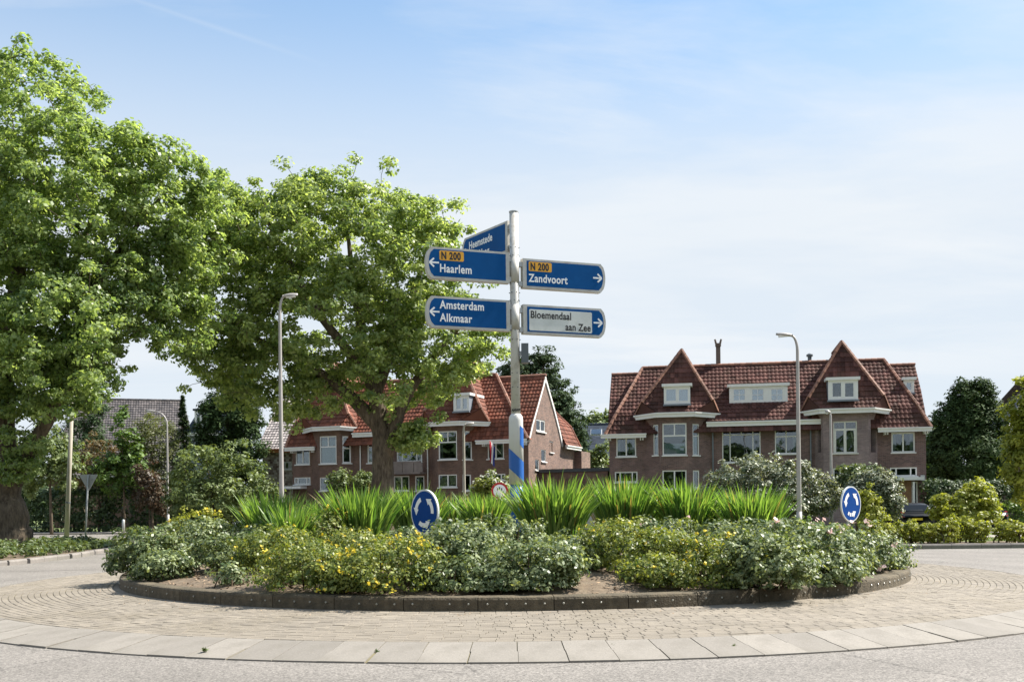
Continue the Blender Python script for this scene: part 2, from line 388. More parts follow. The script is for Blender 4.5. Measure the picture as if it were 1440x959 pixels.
# ------------------------------------------------------------------ building helpers
class MB:
    """collects faces for ONE mesh object"""
    def __init__(s):
        s.v, s.f, s.tone, s.uv, s.mi = [], [], [], [], []
        s.slot = 0

    def face(s, pts, tone=0.5, uv=None):
        i = len(s.v)
        s.v.extend(tuple(p) for p in pts)
        s.f.append(tuple(range(i, i + len(pts))))
        s.tone.append(tone)
        s.mi.append(s.slot)
        s.uv.append(uv)

    def mesh(s, vs, fs, tone=0.5):
        i = len(s.v)
        s.v.extend(tuple(p) for p in vs)
        for f in fs:
            s.f.append(tuple(i + k for k in f))
            s.tone.append(tone)
            s.mi.append(s.slot)
            s.uv.append(None)

    def box(s, c, ax, ay, az, tone=0.5):
        """c = centre, ax, ay, az = half-extent vectors"""
        c, ax, ay, az = map(Vector, (c, ax, ay, az))
        vs = [c + i * ax + j * ay + k * az for k in (-1, 1) for j in (-1, 1) for i in (-1, 1)]
        fs = [(0, 2, 3, 1), (4, 5, 7, 6), (0, 1, 5, 4), (2, 6, 7, 3), (0, 4, 6, 2), (1, 3, 7, 5)]
        if ax.cross(ay).dot(az) < 0:
            fs = [f[::-1] for f in fs]
        s.mesh(vs, fs, tone)

    def bb(s, x0, x1, y0, y1, z0, z1, tone=0.5):
        s.box(((x0 + x1) / 2, (y0 + y1) / 2, (z0 + z1) / 2), ((x1 - x0) / 2, 0, 0), (0, (y1 - y0) / 2, 0), (0, 0, (z1 - z0) / 2), tone)

    def tube(s, path, rad, n=8, cap=True, tone=0.5):
        path = [Vector(p) for p in path]
        if not hasattr(rad, '__len__'): rad = [rad] * len(path)
        base = len(s.v)
        ref = None
        for i, p in enumerate(path):
            d = (path[min(i + 1, len(path) - 1)] - path[max(i - 1, 0)])
            if d.length < 1e-9: d = Vector((0, 0, 1))
            d.normalize()
            if ref is None:
                ref = Vector((1, 0, 0)) if abs(d.x) < 0.9 else Vector((0, 1, 0))
            a = (ref - d * ref.dot(d)).normalized()
            b = d.cross(a)
            ref = a
            for k in range(n):
                an = 2 * math.pi * k / n
                s.v.append(tuple(p + (a * math.cos(an) + b * math.sin(an)) * rad[i]))
        for i in range(len(path) - 1):
            for k in range(n):
                k2 = (k + 1) % n
                s.f.append((base + i * n + k, base + i * n + k2, base + (i + 1) * n + k2, base + (i + 1) * n + k))
                s.tone.append(tone); s.mi.append(s.slot); s.uv.append(None)
        if cap:
            for ring, rev in ((0, True), (len(path) - 1, False)):
                f = [base + ring * n + k for k in range(n)]
                s.f.append(tuple(f[::-1] if rev else f))
                s.tone.append(tone); s.mi.append(s.slot); s.uv.append(None)

    def prism(s, poly, o, ax, ay, n, depth, tone=0.5):
        """polygon (2D, counter-clockwise) in plane o + x*ax + y*ay, extruded from -depth to 0 along n"""
        o, ax, ay, n = map(Vector, (o, ax, ay, n))
        fr = [o + ax * x + ay * y for x, y in poly]
        bk = [p - n * depth for p in fr]
        k = len(poly)
        s.mesh(fr + bk, [tuple(range(k)), tuple(range(2 * k - 1, k - 1, -1))] +
               [(i, i + k, (i + 1) % k + k, (i + 1) % k) for i in range(k)], tone)

    def build(s, name, m, parent=None, smooth=False, link=True):
        me = bpy.data.meshes.new(name)
        me.from_pydata(s.v, [], s.f)
        for mm in (m if isinstance(m, (list, tuple)) else [m]):
            me.materials.append(M[mm])
        if isinstance(m, (list, tuple)):
            me.polygons.foreach_set('material_index', s.mi)
        at_ = me.attributes.new('tone', 'FLOAT', 'FACE')
        at_.data.foreach_set('value', s.tone)
        if any(u is not None for u in s.uv):
            ul = me.uv_layers.new(name='UVMap')
            arr = []
            for f, u in zip(s.f, s.uv):
                arr.extend(c for p in (u if u is not None else [(0, 0)] * len(f)) for c in p)
            ul.data.foreach_set('uv', arr)
        if smooth:
            me.polygons.foreach_set('use_smooth', [True] * len(me.polygons))
        me.update()
        return link_mesh(name, me, parent)


JOINED = {'ridge_tiles', 'branches', 'stems', 'twigs', 'bolts', 'roof', 'bay_roof', 'eave_roof', 'rear_roof', 'eave_brackets', 'blossoms'}


def link_mesh(name, me, parent=None):
    o = bpy.data.objects.new(name, me)
    if name in JOINED: o['kind'] = 'stuff'
    COL.objects.link(o)
    if parent is not None: o.parent = parent
    return o


def empty(name, loc=(0, 0, 0), rz=0.0, label=None, cat=None, group=None, kind=None):
    o = bpy.data.objects.new(name, None)
    o.empty_display_size = 0.2
    o.location = loc
    o.rotation_euler = (0, 0, rz)
    COL.objects.link(o)
    return tag(o, label, cat, group, kind)


def tag(o, label=None, cat=None, group=None, kind=None):
    if label: o['label'] = label
    if cat: o['category'] = cat
    if group: o['group'] = group
    if kind: o['kind'] = kind
    return o


def copy_tree(o, parent=None):
    c = o.copy()
    COL.objects.link(c)
    c.parent = parent
    for ch in o.children:
        copy_tree(ch, c)
    return c


def unit(a):
    return a / np.maximum(np.linalg.norm(a, axis=1, keepdims=True), 1e-9)


def leaf_mesh(name, C, N, size, m, parent, aspect=0.62, tone=None, A=None, fold=0.0):
    """one rhombic leaf per centre C with face normal N; A = leaf axis"""
    n = len(C)
    N = unit(N)
    if A is None:
        A = rng.normal(size=(n, 3))
    A = unit(A - N * (A * N).sum(1, keepdims=True))
    B = np.cross(N, A)
    s = size.reshape(-1, 1) * 0.5 if hasattr(size, 'reshape') else np.full((n, 1), size * 0.5)
    V = np.empty((n, 4, 3))
    V[:, 0] = C - A * s
    V[:, 1] = C + B * s * aspect - A * s * 0.12 + N * s * fold
    V[:, 2] = C + A * s
    V[:, 3] = C - B * s * aspect - A * s * 0.12 + N * s * fold
    me = bpy.data.meshes.new(name)
    me.vertices.add(n * 4)
    me.vertices.foreach_set('co', V.astype(np.float32).ravel())
    me.loops.add(n * 4)
    me.loops.foreach_set('vertex_index', np.arange(n * 4, dtype=np.int32))
    me.polygons.add(n)
    me.polygons.foreach_set('loop_start', np.arange(0, n * 4, 4, dtype=np.int32))
    me.materials.append(M[m])
    at_ = me.attributes.new('tone', 'FLOAT', 'FACE')
    at_.data.foreach_set('value', np.clip(tone if tone is not None else rng.random(n), 0, 1).astype(np.float32))
    me.update(calc_edges=True)
    return link_mesh(name, me, parent)


def cluster_leaves(P, rad, per, lsize, up=0.5, flat=0.7, ctone=None, spread=0.25, center=None, outw=0.4):
    """leaves round cluster centres P (n,3); returns C, N, size, tone"""
    n = len(P)
    rad = np.broadcast_to(rad, (n,))
    C = np.repeat(P, per, 0)
    d = rng.normal(size=(n * per, 3))
    d = unit(d) * (rng.random((n * per, 1)) ** 0.45)
    d[:, 2] *= flat
    C = C + d * np.repeat(rad, per)[:, None]
    N = unit(d) * 0.6 + rng.normal(size=(n * per, 3)) * 0.45 + np.array([0, 0, up])
    if center is not None:
        N = N + unit(C - np.asarray(center)) * outw
    S = lsize * (0.45 + 1.1 * rng.random(n * per))
    ct = rng.random(n) if ctone is None else ctone
    T = np.repeat(ct, per) * (1 - spread) + rng.random(n * per) * spread
    return C, N, S, T


def ell_points(ells, n, shell=0.55, zmin=None):
    """points in a union of ellipsoids (cx,cy,cz,rx,ry,rz), denser near the surface"""
    E = np.array(ells, float)
    vol = E[:, 3] * E[:, 4] * E[:, 5]
    k = rng.choice(len(E), n * 3, p=vol ** 0.75 / (vol ** 0.75).sum())
    d = unit(rng.normal(size=(n * 3, 3))) * (shell + (1 - shell) * rng.random((n * 3, 1)) ** 0.6)
    P = E[k, :3] + d * E[k, 3:]
    # drop points deep inside another ellipsoid so that the crown is not a solid mass
    q = np.min(np.linalg.norm((P[:, None, :] - E[None, :, :3]) / E[None, :, 3:], axis=2), axis=1)
    P = P[q > shell * 0.72]
    if zmin is not None: P = P[P[:, 2] > zmin]
    return P[:n]


def branches(mb, stems, P, r0=0.05, tip=0.012, seg=3, sides=4, sag=0.0):
    """join every cluster centre to the nearest stem or earlier branch with a thin bent limb"""
    nodes = [np.array(p, float) for st in stems for p in st[0]]
    rads = [r for st in stems for r in st[1]]
    nodes = np.array(nodes); rads = np.array(rads)
    base = np.mean(nodes, 0)
    order = np.argsort(np.min(np.linalg.norm(P[:, None] - nodes[None], axis=2), axis=1))
    for i in order:
        p = P[i]
        dd = np.linalg.norm(nodes - p, axis=1) + 0.7 * np.maximum(0, nodes[:, 2] - p[2])
        k = int(np.argmin(dd))
        a = nodes[k]
        L = np.linalg.norm(p - a)
        if L < 0.15: continue
        ra = min(rads[k] * 0.65, r0 * (0.5 + 0.25 * L))
        pts, rr = [], []
        off = rng.normal(size=3) * 0.10 * L
        off[2] = abs(off[2])
        for q in range(seg + 1):
            f = q / seg
            pts.append(a + (p - a) * f + off * math.sin(math.pi * f))
            rr.append(max(tip, ra * (1 - f) + tip * f))
        mb.tube(pts, rr, sides, cap=False)
        nodes = np.vstack([nodes, pts[1:]]); rads = np.append(rads, rr[1:])


def bent(points, radii, sub=4, wob=0.05):
    """smooth polyline through control points, with radii"""
    P = [np.array(p, float) for p in points]
    out, rr = [], []
    for i in range(len(P) - 1):
        p0, p1, p2, p3 = P[max(i - 1, 0)], P[i], P[i + 1], P[min(i + 2, len(P) - 1)]
        for q in range(sub):
            f = q / sub
            c = 0.5 * ((2 * p1) + (-p0 + p2) * f + (2 * p0 - 5 * p1 + 4 * p2 - p3) * f ** 2 + (-p0 + 3 * p1 - 3 * p2 + p3) * f ** 3)
            out.append(c + rng.normal(size=3) * wob * radii[i])
            rr.append(radii[i] * (1 - f) + radii[i + 1] * f)
    out.append(P[-1]); rr.append(radii[-1])
    return out, rr

# ------------------------------------------------------------------ ground and roads
CX, CY = 0.04, 21.04                    # centre of the roundabout
R_K0, R_K1, R_S0, R_S1 = 7.50, 7.77, 10.15, 10.93
Z_K, Z_S0, Z_S1 = 0.20, 0.12, 0.018


def sheet(name, poly, z, m, kind='structure'):
    mb = MB()
    mb.face([(x, y, z) for x, y in poly])
    o = mb.build(name, m)
    return tag(o, kind=kind)


def disc_sheet(name, r, z, m, n=96, cx=CX, cy=CY):
    return sheet(name, [(cx + r * math.cos(2 * math.pi * i / n), cy + r * math.sin(2 * math.pi * i / n)) for i in range(n)], z, m)


sheet('ground', [(-1500, -300), (1500, -300), (1500, 2500), (-1500, 2500)], -0.30, 'far_ground')
sheet('lawn', [(-160, -60), (160, -60), (160, 200), (-160, 200)], -0.012, 'grass_ground')
# one asphalt sheet per arm, each a few millimetres apart
disc_sheet('road', 18.2, 0.0, 'asphalt')
sheet('road', [(-14.9, 26), (-14.6, 31), (-14.8, 34.6), (-15.8, 40), (-18.5, 48), (-24, 54), (-90, 54), (-90, 66), (6, 66), (6, 36), (4, 30)], 0.004, 'asphalt_grey')
sheet('road', [(8, 10), (90, 8), (90, 33.4), (13, 33.35), (6, 36)], 0.008, 'asphalt')
sheet('road', [(-11, -60), (11, -60), (12.5, 8), (-12.5, 8)], -0.004, 'asphalt')
sheet('pavement', [(-90, 66.2), (-7, 66.2), (-7, 71), (-90, 71)], 0.07, 'pavement')
sheet('pavement', [(17, 43.5), (90, 43.5), (90, 46.2), (17, 46.2)], 0.02, 'pavement')
sheet('driveway', [(24.2, 46.2), (34, 46.2), (34, 62), (24.2, 62)], 0.024, 'pavement')

# a raised bed of soil behind every outer kerb
sheet('verge_soil', [(-15.1, 28), (-14.9, 31), (-15.05, 34.6), (-15.6, 38.6), (-16.8, 40.4), (-50, 40.5), (-50, 9), (-18, 20)], 0.13, 'soil')
sheet('verge_grass', [(-15.9, 37.2), (-17.2, 44), (-19, 48.2), (-26, 52.5), (-60, 52.5), (-60, 36.6)], 0.145, 'grass_ground')
sheet('bed_soil', [(13.0, 33.75), (60, 33.8), (60, 36.4), (13.0, 36.4)], 0.13, 'soil')


def kerb_line(name, label_unused, pts, h, wd, L=1.0, z0=-0.02, m='road_kerb'):
    """kerb stones laid along a polyline; every stone is a child of the kerb"""
    root = empty(name, (pts[0][0], pts[0][1], 0), kind='structure')
    P = [np.array(p, float) for p in pts]
    seglen = [np.linalg.norm(P[i + 1] - P[i]) for i in range(len(P) - 1)]
    tot = sum(seglen)
    n = int(tot / L)

    def along(s):
        for i, l in enumerate(seglen):
            if s <= l: return P[i] + (P[i + 1] - P[i]) * s / l
            s -= l
        return P[-1]
    me = None
    for k in range(n):
        a, b = along(k * L), along((k + 1) * L - 0.012)
        d = (b - a); ln = np.linalg.norm(d); an = math.atan2(d[1], d[0])
        if me is None:
            mb = MB()
            prof = [(-wd, z0), (0, z0), (0.0, h - 0.05), (-0.03, h), (-wd, h)]
            mb.prism([(-y, z) for y, z in prof][::-1], (0, 0, 0), (0, 1, 0), (0, 0, 1), (-1, 0, 0), -ln)
            o = mb.build('kerb_stone', m, root)
            me = o.data
        else:
            o = link_mesh('kerb_stone', me, root)
        o.location = (a[0] - pts[0][0], a[1] - pts[0][1], random.uniform(-.004, .004))
        o.rotation_euler = (0, 0, an)
    return root


kerb_line('road_kerb', None, [(-18.2, 20), (-16.4, 25.5), (-15.0, 28.6), (-14.75, 31), (-14.9, 34.6), (-15.5, 38.6), (-16.6, 43), (-18.6, 48), (-24, 53.2), (-40, 53.6)], 0.15, 0.22)
kerb_line('road_kerb', None, [(12.8, 33.55), (46, 33.6)], 0.17, 0.22)
kerb_line('road_kerb', None, [(-7, 66.1), (-60, 66.1)][::-1], 0.12, 0.2, 2.0)

# ------------------------------------------------------------------ roundabout: slabs, clinker apron, kerb, soil
apron = empty('roundabout_apron', (CX, CY, 0), kind='structure')
mb = MB()
n = 160
for i in range(n):
    a0, a1 = 2 * math.pi * i / n, 2 * math.pi * (i + 1) / n
    ring = [(R_K1 - .4, Z_K - .004), (R_S0, Z_S0 - .009), (R_S1 - .012, Z_S1 - .012), (R_S1 - .012, -.05)]
    for (r0, z0), (r1, z1) in zip(ring, ring[1:]):
        mb.face([(r0 * math.sin(a0), -r0 * math.cos(a0), z0), (r1 * math.sin(a0), -r1 * math.cos(a0), z1),
                 (r1 * math.sin(a1), -r1 * math.cos(a1), z1), (r0 * math.sin(a1), -r0 * math.cos(a1), z0)])
mb.build('sand_bed', 'joint_sand', apron)

NS = 132
slab_me = []
for variant in range(3):
    mb = MB()
    h = math.pi / NS
    g = 0.005
    jog = (0.012, -0.012, 0.006)[variant]

    def pol(r, off):       # tangential offset measured at radius r
        return (off, -r)
    zt = lambda r: Z_S0 + (Z_S1 - Z_S0) * (r - R_S0) / (R_S1 - R_S0)
    rm = (R_S0 + R_S1) / 2
    left, right = [], []
    for r, j in ((R_S0 + .006, 0), (rm - .02, 0), (rm + .02, 1), (R_S1, 1)):
        wv = r * math.tan(h) - g
        left.append((-wv + jog * j, -r, zt(r)))
        right.append((wv + jog * j, -r, zt(r)))
    top = left + right[::-1]
    bot = [(x, y, min(z - .12, -.06)) for x, y, z in top]
    k = len(top)
    cen = [(x * .985, y + (.008 if i in (0, 7) else (-.0) if i not in (3, 4) else .008), z) for i, (x, y, z) in enumerate(top)]
    mb.mesh(top + bot, [tuple(range(k))] + [(i, (i + k), (i + 1) % k + k, (i + 1) % k) for i in range(k)])
    o = mb.build('concrete_slab', 'concrete_slab', apron)
    slab_me.append(o.data)
    bpy.data.objects.remove(o)
for i in range(NS):
    o = link_mesh('concrete_slab', slab_me[random.randrange(3)], apron)
    o.rotation_euler = (random.uniform(-.0002, .0002), random.uniform(-.0002, .0002), 2 * math.pi * (i + .5) / NS)
    o.location = (0, 0, random.uniform(-.003, .004))

# clinkers: the 300 nearest as objects, the rest joined
BW, BL, BT = 0.1, 0.205, 0.05
NR = 24
step_r = (R_S0 - R_K1) / NR
spots = []
for k in range(NR):
    r = R_K1 + step_r * (k + .5)
    nb = int(2 * math.pi * r / BL)
    ph = random.random()
    for i in range(nb):
        a = 2 * math.pi * (i + ph) / nb
        spots.append((r, a, nb))
spots.sort(key=lambda s: (CX + s[0] * math.sin(s[1])) ** 2 * .25 + (CY - s[0] * math.cos(s[1])) ** 2)


def clinker_verts():
    hx, hy, b = BL / 2 - .0025, step_r / 2 - .003, .004
    vs = [(-hx, -hy, -.04), (hx, -hy, -.04), (hx, hy, -.04), (-hx, hy, -.04),
          (-hx, -hy, -b), (hx, -hy, -b), (hx, hy, -b), (-hx, hy, -b),
          (-hx + b, -hy + b, 0), (hx - b, -hy + b, 0), (hx - b, hy - b, 0), (-hx + b, hy - b, 0)]
    fs = [(8, 9, 10, 11)]
    for i in range(4):
        j = (i + 1) % 4
        fs += [(i, j, j + 4, i + 4), (i + 4, j + 4, j + 8, i + 8)]
    return vs, fs


cvs, cfs = clinker_verts()
zr = lambda r: Z_K + (Z_S0 - Z_K) * (r - R_K1) / (R_S0 - R_K1)
mb = MB(); mb.mesh(cvs, cfs)
o = mb.build('clinker', 'clinker', apron)
cme = o.data
bpy.data.objects.remove(o)
slope = math.atan2(Z_K - Z_S0, R_S0 - R_K1)
mass = MB()
for i, (r, a, nb) in enumerate(spots):
    dz = random.gauss(0, .0015)
    tx, ty = random.gauss(0, .006), random.gauss(0, .005)
    if i < 300:
        o = link_mesh('clinker', cme, apron)
        o.location = (r * math.sin(a), -r * math.cos(a), zr(r) + dz)
        o.rotation_euler = (slope + tx, ty, a)
    else:
        ca, sa = math.cos(a), math.sin(a)
        vs = []
        for x, y, z in cvs:
            zz_ = z + zr(r) + dz + y * (slope + tx) + x * ty
            yy = y - r
            vs.append((x * ca - yy * sa, x * sa + yy * ca, zz_))
        mass.mesh(vs, cfs[:1] + cfs[2::2] if abs(a) > 0.9 else cfs, random.random())
tag(mass.build('clinkers', 'clinker_mass', apron), kind='stuff')

kerb = empty('island_kerb', (CX, CY, 0), kind='structure')
NK = 48
mb = MB()
hk = math.pi / NK
prof = [(R_K1 + .012, Z_K - .1), (R_K1, 0.350), (R_K1 - .014, .378), (R_K1 - .045, 0.39), (R_K0, 0.39), (R_K0, 0.2)]
nn = 4
rows = []
for q in range(nn + 1):
    a = (-1 + 2 * q / nn) * (hk - 0.0007)
    rows.append([(r * math.sin(a), -r * math.cos(a), z) for r, z in prof])
vs = [p for row in rows for p in row]
k = len(prof)
fs = []
for q in range(nn):
    for i in range(k - 1):
        fs.append((q * k + i, (q + 1) * k + i, (q + 1) * k + i + 1, q * k + i + 1))
fs.append(tuple(range(k))[::-1]); fs.append(tuple(nn * k + i for i in range(k)))
mb.mesh(vs, fs)
kst = mb.build('kerb_stone', 'kerb_concrete', kerb)
refl = []
for q in range(4):
    mb = MB()
    a = (-.75 + .5 * q) * hk
    d = Vector((math.sin(a), -math.cos(a), 0))
    c = d * (R_K1 + .006) + Vector((0, 0, .295))
    mb.tube([c, c + d * .006, c + d * .012], [.015, .014, .009], 8)
    refl.append(mb.build('reflector', 'reflector', kst))
for i in range(1, NK):
    c = kst.copy(); COL.objects.link(c); c.parent = kerb
    c.rotation_euler = (0, 0, 2 * math.pi * i / NK)
    c.location = (0, 0, random.uniform(-.008, .008))
    for q, ch in enumerate(refl):
        if random.random() < .12: continue
        d = ch.copy(); COL.objects.link(d); d.parent = c


def soil_z(x, y):
    r = math.hypot(x - CX, y - CY) / R_K0
    return 0.36 + 0.58 * max(0, 1 - r ** 2)


mb = MB()
nr, na = 22, 90
vs = [(0, 0, soil_z(CX, CY))]
for i in range(1, nr + 1):
    r = R_K0 * i / nr * 1.002
    for k in range(na):
        a = 2 * math.pi * k / na
        x, y = r * math.cos(a), r * math.sin(a)
        vs.append((x, y, soil_z(CX + x, CY + y) + (random.uniform(-.025, .025) if i < nr else 0)))
fs = [(0, 1 + k, 1 + (k + 1) % na) for k in range(na)]
for i in range(nr - 1):
    for k in range(na):
        k2 = (k + 1) % na
        fs.append((1 + i * na + k, 1 + (i + 1) * na + k, 1 + (i + 1) * na + k2, 1 + i * na + k2))
mb.mesh(vs, fs)
o = mb.build('island_soil', 'soil', None, True)
o.location = (CX, CY, 0)
tag(o, kind='structure')

# bark chips and dead leaves on the bare soil, spilling on the clinkers
nC = 5200
rr = R_K0 * np.sqrt(rng.random(nC) * .62 + .38)
aa = rng.random(nC) * 2 * np.pi
C = np.stack([CX + rr * np.sin(aa), CY - rr * np.cos(aa), np.zeros(nC)], 1)
C[:, 2] = [soil_z(x, y) + .016 for x, y in C[:, :2]]
nE = 420
r2 = R_K1 + np.abs(rng.normal(size=nE)) * .35 + .03
a2_ = rng.normal(size=nE) * 1.0
C2 = np.stack([CX + r2 * np.sin(a2_), CY - r2 * np.cos(a2_), Z_K + .004 - (r2 - R_K1) * .031], 1)
Cc = np.vstack([C, C2])
sz = np.concatenate([.035 + .05 * rng.random(nC), .02 + .02 * rng.random(nE)])
o = leaf_mesh('leaf_litter', Cc, rng.normal(size=Cc.shape) * .25 + np.array([0, 0, 1]), sz, 'wood_chip', None, .5)
tag(o, kind='stuff', label='brown bark chips and dead leaves on the island soil', cat='litter')


def weed(px, py, Y, z, n, L, label):
    x = gx(px, Y)
    root = empty('weed', (x, Y, z), 0, label, 'weed')
    C, A = [], []
    for i in range(n):
        a = random.uniform(0, 6.283); tl = random.uniform(.2, 1.1)
        d = Vector((math.cos(a) * math.sin(tl), math.sin(a) * math.sin(tl), math.cos(tl)))
        C.append(d * L * random.uniform(.3, .6)); A.append(d)
    C, A = np.array(C), np.array(A)
    leaf_mesh('leaves', C, rng.normal(size=(n, 3)) + np.array([0, 0, .3]), np.full(n, L), 'leaf_cover', root, .3, A=A)


weed(288, 896, 10.85, .05, 24, .065, 'small green weed growing in the joint between pale slabs, front left')
weed(862, 902, 10.75, .05, 16, .06, 'tiny green weed in the joint between pale slabs, near the middle')
weed(1033, 893, 10.75, .05, 12, .05, 'tiny green weed in the slab joint right of the middle')
weed(531, 899, 10.6, .06, 10, .05, 'tiny green weed in the slab joint left of the middle')
weed(845, 813, 15.0, .40, 26, .10, 'tiny weed on the bare soil right of the silver shrub')

# ------------------------------------------------------------------ direction signpost
PX, PY = 0.10, 21.0
post = empty('signpost', (PX, PY, 0), 0, 'tall white fingerpost with blue and white striped base in the middle of the island', 'signpost')


def ztop(py, Y=PY, px=727): return at(px, py, Y).z


mb = MB()
z_c = ztop(582)
mb.tube([(0, 0, z_c - .3), (0, 0, ztop(299))], [.098, .092], 24)
pole = mb.build('pole', 'pole_white', post, True)
mb = MB()
zt_ = ztop(299)
mb.tube([(0, 0, zt_ - .005), (0, 0, zt_ + .02), (0, 0, zt_ + .035)], [.100, .102, .07], 24)
mb.build('pole_cap', 'galvanised', post)
mb = MB()
zb = ztop(681)
mb.tube([(0, 0, zb), (0, 0, z_c - .14), (0, 0, z_c - .06), (0, 0, z_c)], [.155, .150, .143, .10], 32)
mb.build('base_casing', 'casing_white', post, True)
mb = MB()
mb.tube([(0, 0, soil_z(PX, PY) - .1), (0, 0, zb)], [.135, .135], 24)
mb.build('base_foot', 'stripe_blue', post, True)


def helix(z_left, z_right, hgt_l, hgt_r, a0, a1, name='blue_stripe'):
    """stripe wrapped round the casing between two angles (0 = towards camera, + = to the right)"""
    mb = MB()
    n = 28
    pr = None
    for i in range(n + 1):
        f = i / n
        a = a0 + (a1 - a0) * f
        fz = (math.sin(a) + 1) / 2 if abs(a) < math.pi / 2 else f
        z = z_left + (z_right - z_left) * fz
        h = hgt_l + (hgt_r - hgt_l) * fz
        r = .1575
        x, y = r * math.sin(a), -r * math.cos(a)
        cur = ((x, y, z), (x, y, z - h))
        if pr: mb.face([pr[1], cur[1], cur[0], pr[0]])
        pr = cur
    return mb.build(name, 'stripe_blue', post, True)


helix(ztop(630), ztop(650), .42, .42, -1.75, 1.75)
helix(ztop(586), ztop(603), .32, .42, .55, 1.9)

# clamp bands with bolts, and the small grey box
mb = MB()
for y0 in (349, 360, 399, 412, 423, 465, 478, 525, 545):
    z = ztop(y0)
    for k in range(6):
        a = k * math.pi / 3 + y0
        d = Vector((math.sin(a), -math.cos(a), 0))
        mb.tube([d * .085 + Vector((0, 0, z)), d * .118 + Vector((0, 0, z))], .010, 6)
mb.build('bolts', 'box_grey', post)
for (ya, yb) in ((362, 398), (429, 464)):
    mb = MB()
    mb.tube([(0, 0, ztop(yb)), (0, 0, ztop(ya))], [.104, .104], 20)
    mb.build('clamp_sleeve', 'sign_frame', post, True)
mb = MB()
bx_ = at(740.5, 497, PY - .02)
mb.bb(bx_.x - PX - .075, bx_.x - PX + .075, -.13, .1, ztop(511), ztop(484))
bo = mb.build('control_box', 'box_grey', post)
mb = MB()
mb.bb(.05, bx_.x - PX - .07, -.03, .03, ztop(500), ztop(494))
mb.build('bracket', 'galvanised', post)


def text(body, size, o, ax, ay, nrm, m, parent, space=1.0, name='lettering', bold=.010, align='LEFT', sx=0.80):
    cu = bpy.data.curves.new(name, 'FONT')
    cu.body = body
    cu.size = size
    cu.offset = bold
    cu.extrude = 0.0015
    cu.space_character = space
    cu.align_x = align
    cu.materials.append(M[m])
    tmp_ = bpy.data.objects.new(name, cu)
    COL.objects.link(tmp_)
    bpy.context.view_layer.update()
    me = bpy.data.meshes.new_from_object(tmp_.evaluated_get(bpy.context.evaluated_depsgraph_get()))
    me.name = name
    bpy.data.objects.remove(tmp_)
    bpy.data.curves.remove(cu)
    ob = link_mesh(name, me)
    from mathutils import Matrix
    ax, ay, nrm = Vector(ax), Vector(ay), Vector(nrm)
    mm = Matrix((ax * sx, ay, nrm)).transposed().to_4x4()
    mm.translation = Vector(o) + nrm * .0035
    ob.matrix_local = mm
    ob.parent = parent
    return ob


def rounded_end(L, H, flip):
    """panel outline, square at the pole, bowed at the tip (x from 0 at pole to L)"""
    pts = [(0, -H / 2), (0, H / 2)]
    b = .11
    for i in range(9):
        f = i / 8
        yy = H / 2 - H * f
        xx = L - b + b * (1 - (2 * f - 1) ** 2) ** .62
        pts.append((xx, yy))
    return pts[::-1]


def arrow(mb, c, ax, ay, nrm, s, d):
    """white open-headed arrow pointing along d*ax"""
    c, ax, ay, nrm = map(Vector, (c, ax, ay, nrm))
    t_ = s * .085
    o = c + nrm * .003

    def bar(p, q, w_):
        p, q = Vector(p), Vector(q)
        dv = (q - p).normalized()
        nv = Vector((-dv.y, dv.x))
        pts = [p - nv * w_, q - nv * w_, q + nv * w_, p + nv * w_]
        mb.prism([(v.x, v.y) for v in pts], o, ax, ay, nrm, .002)
    bar((-d * s * .5, 0), (d * s * .38, 0), t_)
    o = o + nrm * .0008
    bar((d * s * .5, 0), (d * s * .02, s * .44), t_)
    o = o + nrm * .0008
    bar((d * s * .5, 0), (d * s * .02, -s * .44), t_)


def panel(name, dirv, zc_, H, L, side, label, thick=.15, x0=.13, tiltz=0):
    """finger panel starting x0 from the pole along dirv; side=+1 if it points to viewer's right"""
    d = Vector(dirv).normalized()
    up = Vector((0, 0, 1))
    nrm = Vector((d.y, -d.x, 0)) * (1 if side > 0 else -1)
    if nrm.y > 0: nrm = -nrm
    sg = empty(name, (PX, PY, zc_), 0, label, 'road sign', 'blue direction panels on the fingerpost')
    o = d * x0
    out = rounded_end(L, H, False)

    def fix(poly):      # keep faces outward for both handednesses
        return poly if d.cross(up).dot(nrm) > 0 else poly[::-1]
    mb = MB()
    mb.prism(fix(out), o + nrm * thick / 2, d, up, nrm, thick)
    mb.build('frame', 'sign_frame', sg)
    mb = MB()
    k = .045
    inner = [(min(max(x, .085), L - .0) if x < .1 else x - .055, y * (H - 2 * k) / H) for x, y in out]
    mb.prism(fix(inner), o + nrm * (thick / 2 + .004), d, up, nrm, .003)
    mb.build('face', 'sign_blue', sg)
    for zz_ in (-H * .36, H * .30):
        mb = MB()
        mb.box(d * (x0 - .04) + up * zz_, d * (.045 + (x0 - .13) * .5 + .02), nrm * .05, up * .05)
        mb.build('bracket', 'galvanised', sg)
    return sg, d, up, nrm, o + nrm * (thick / 2 + .004)


tl = R(19)
dL = (-math.cos(tl), -math.sin(tl), 0)
dR = (math.cos(tl), math.sin(tl), 0)
zL1 = (ztop(357) + ztop(400)) / 2; H1 = ztop(357) - ztop(400)
zL2 = (ztop(424) + ztop(467)) / 2
zR1 = (ztop(363.5) + ztop(405)) / 2
zR2 = (ztop(427.5) + ztop(470)) / 2
LP = 1.80


def text_at(sg, d, up, nrm, o, body, sx_, y, size, m, rightward, **kw):
    """sx_ = distance from the left end of the text to the pole end, along the panel"""
    ax = Vector(d) if rightward else -Vector(d)
    return text(body, size, o + Vector(d) * sx_ + up * y, ax, up, nrm, m, sg, **kw)


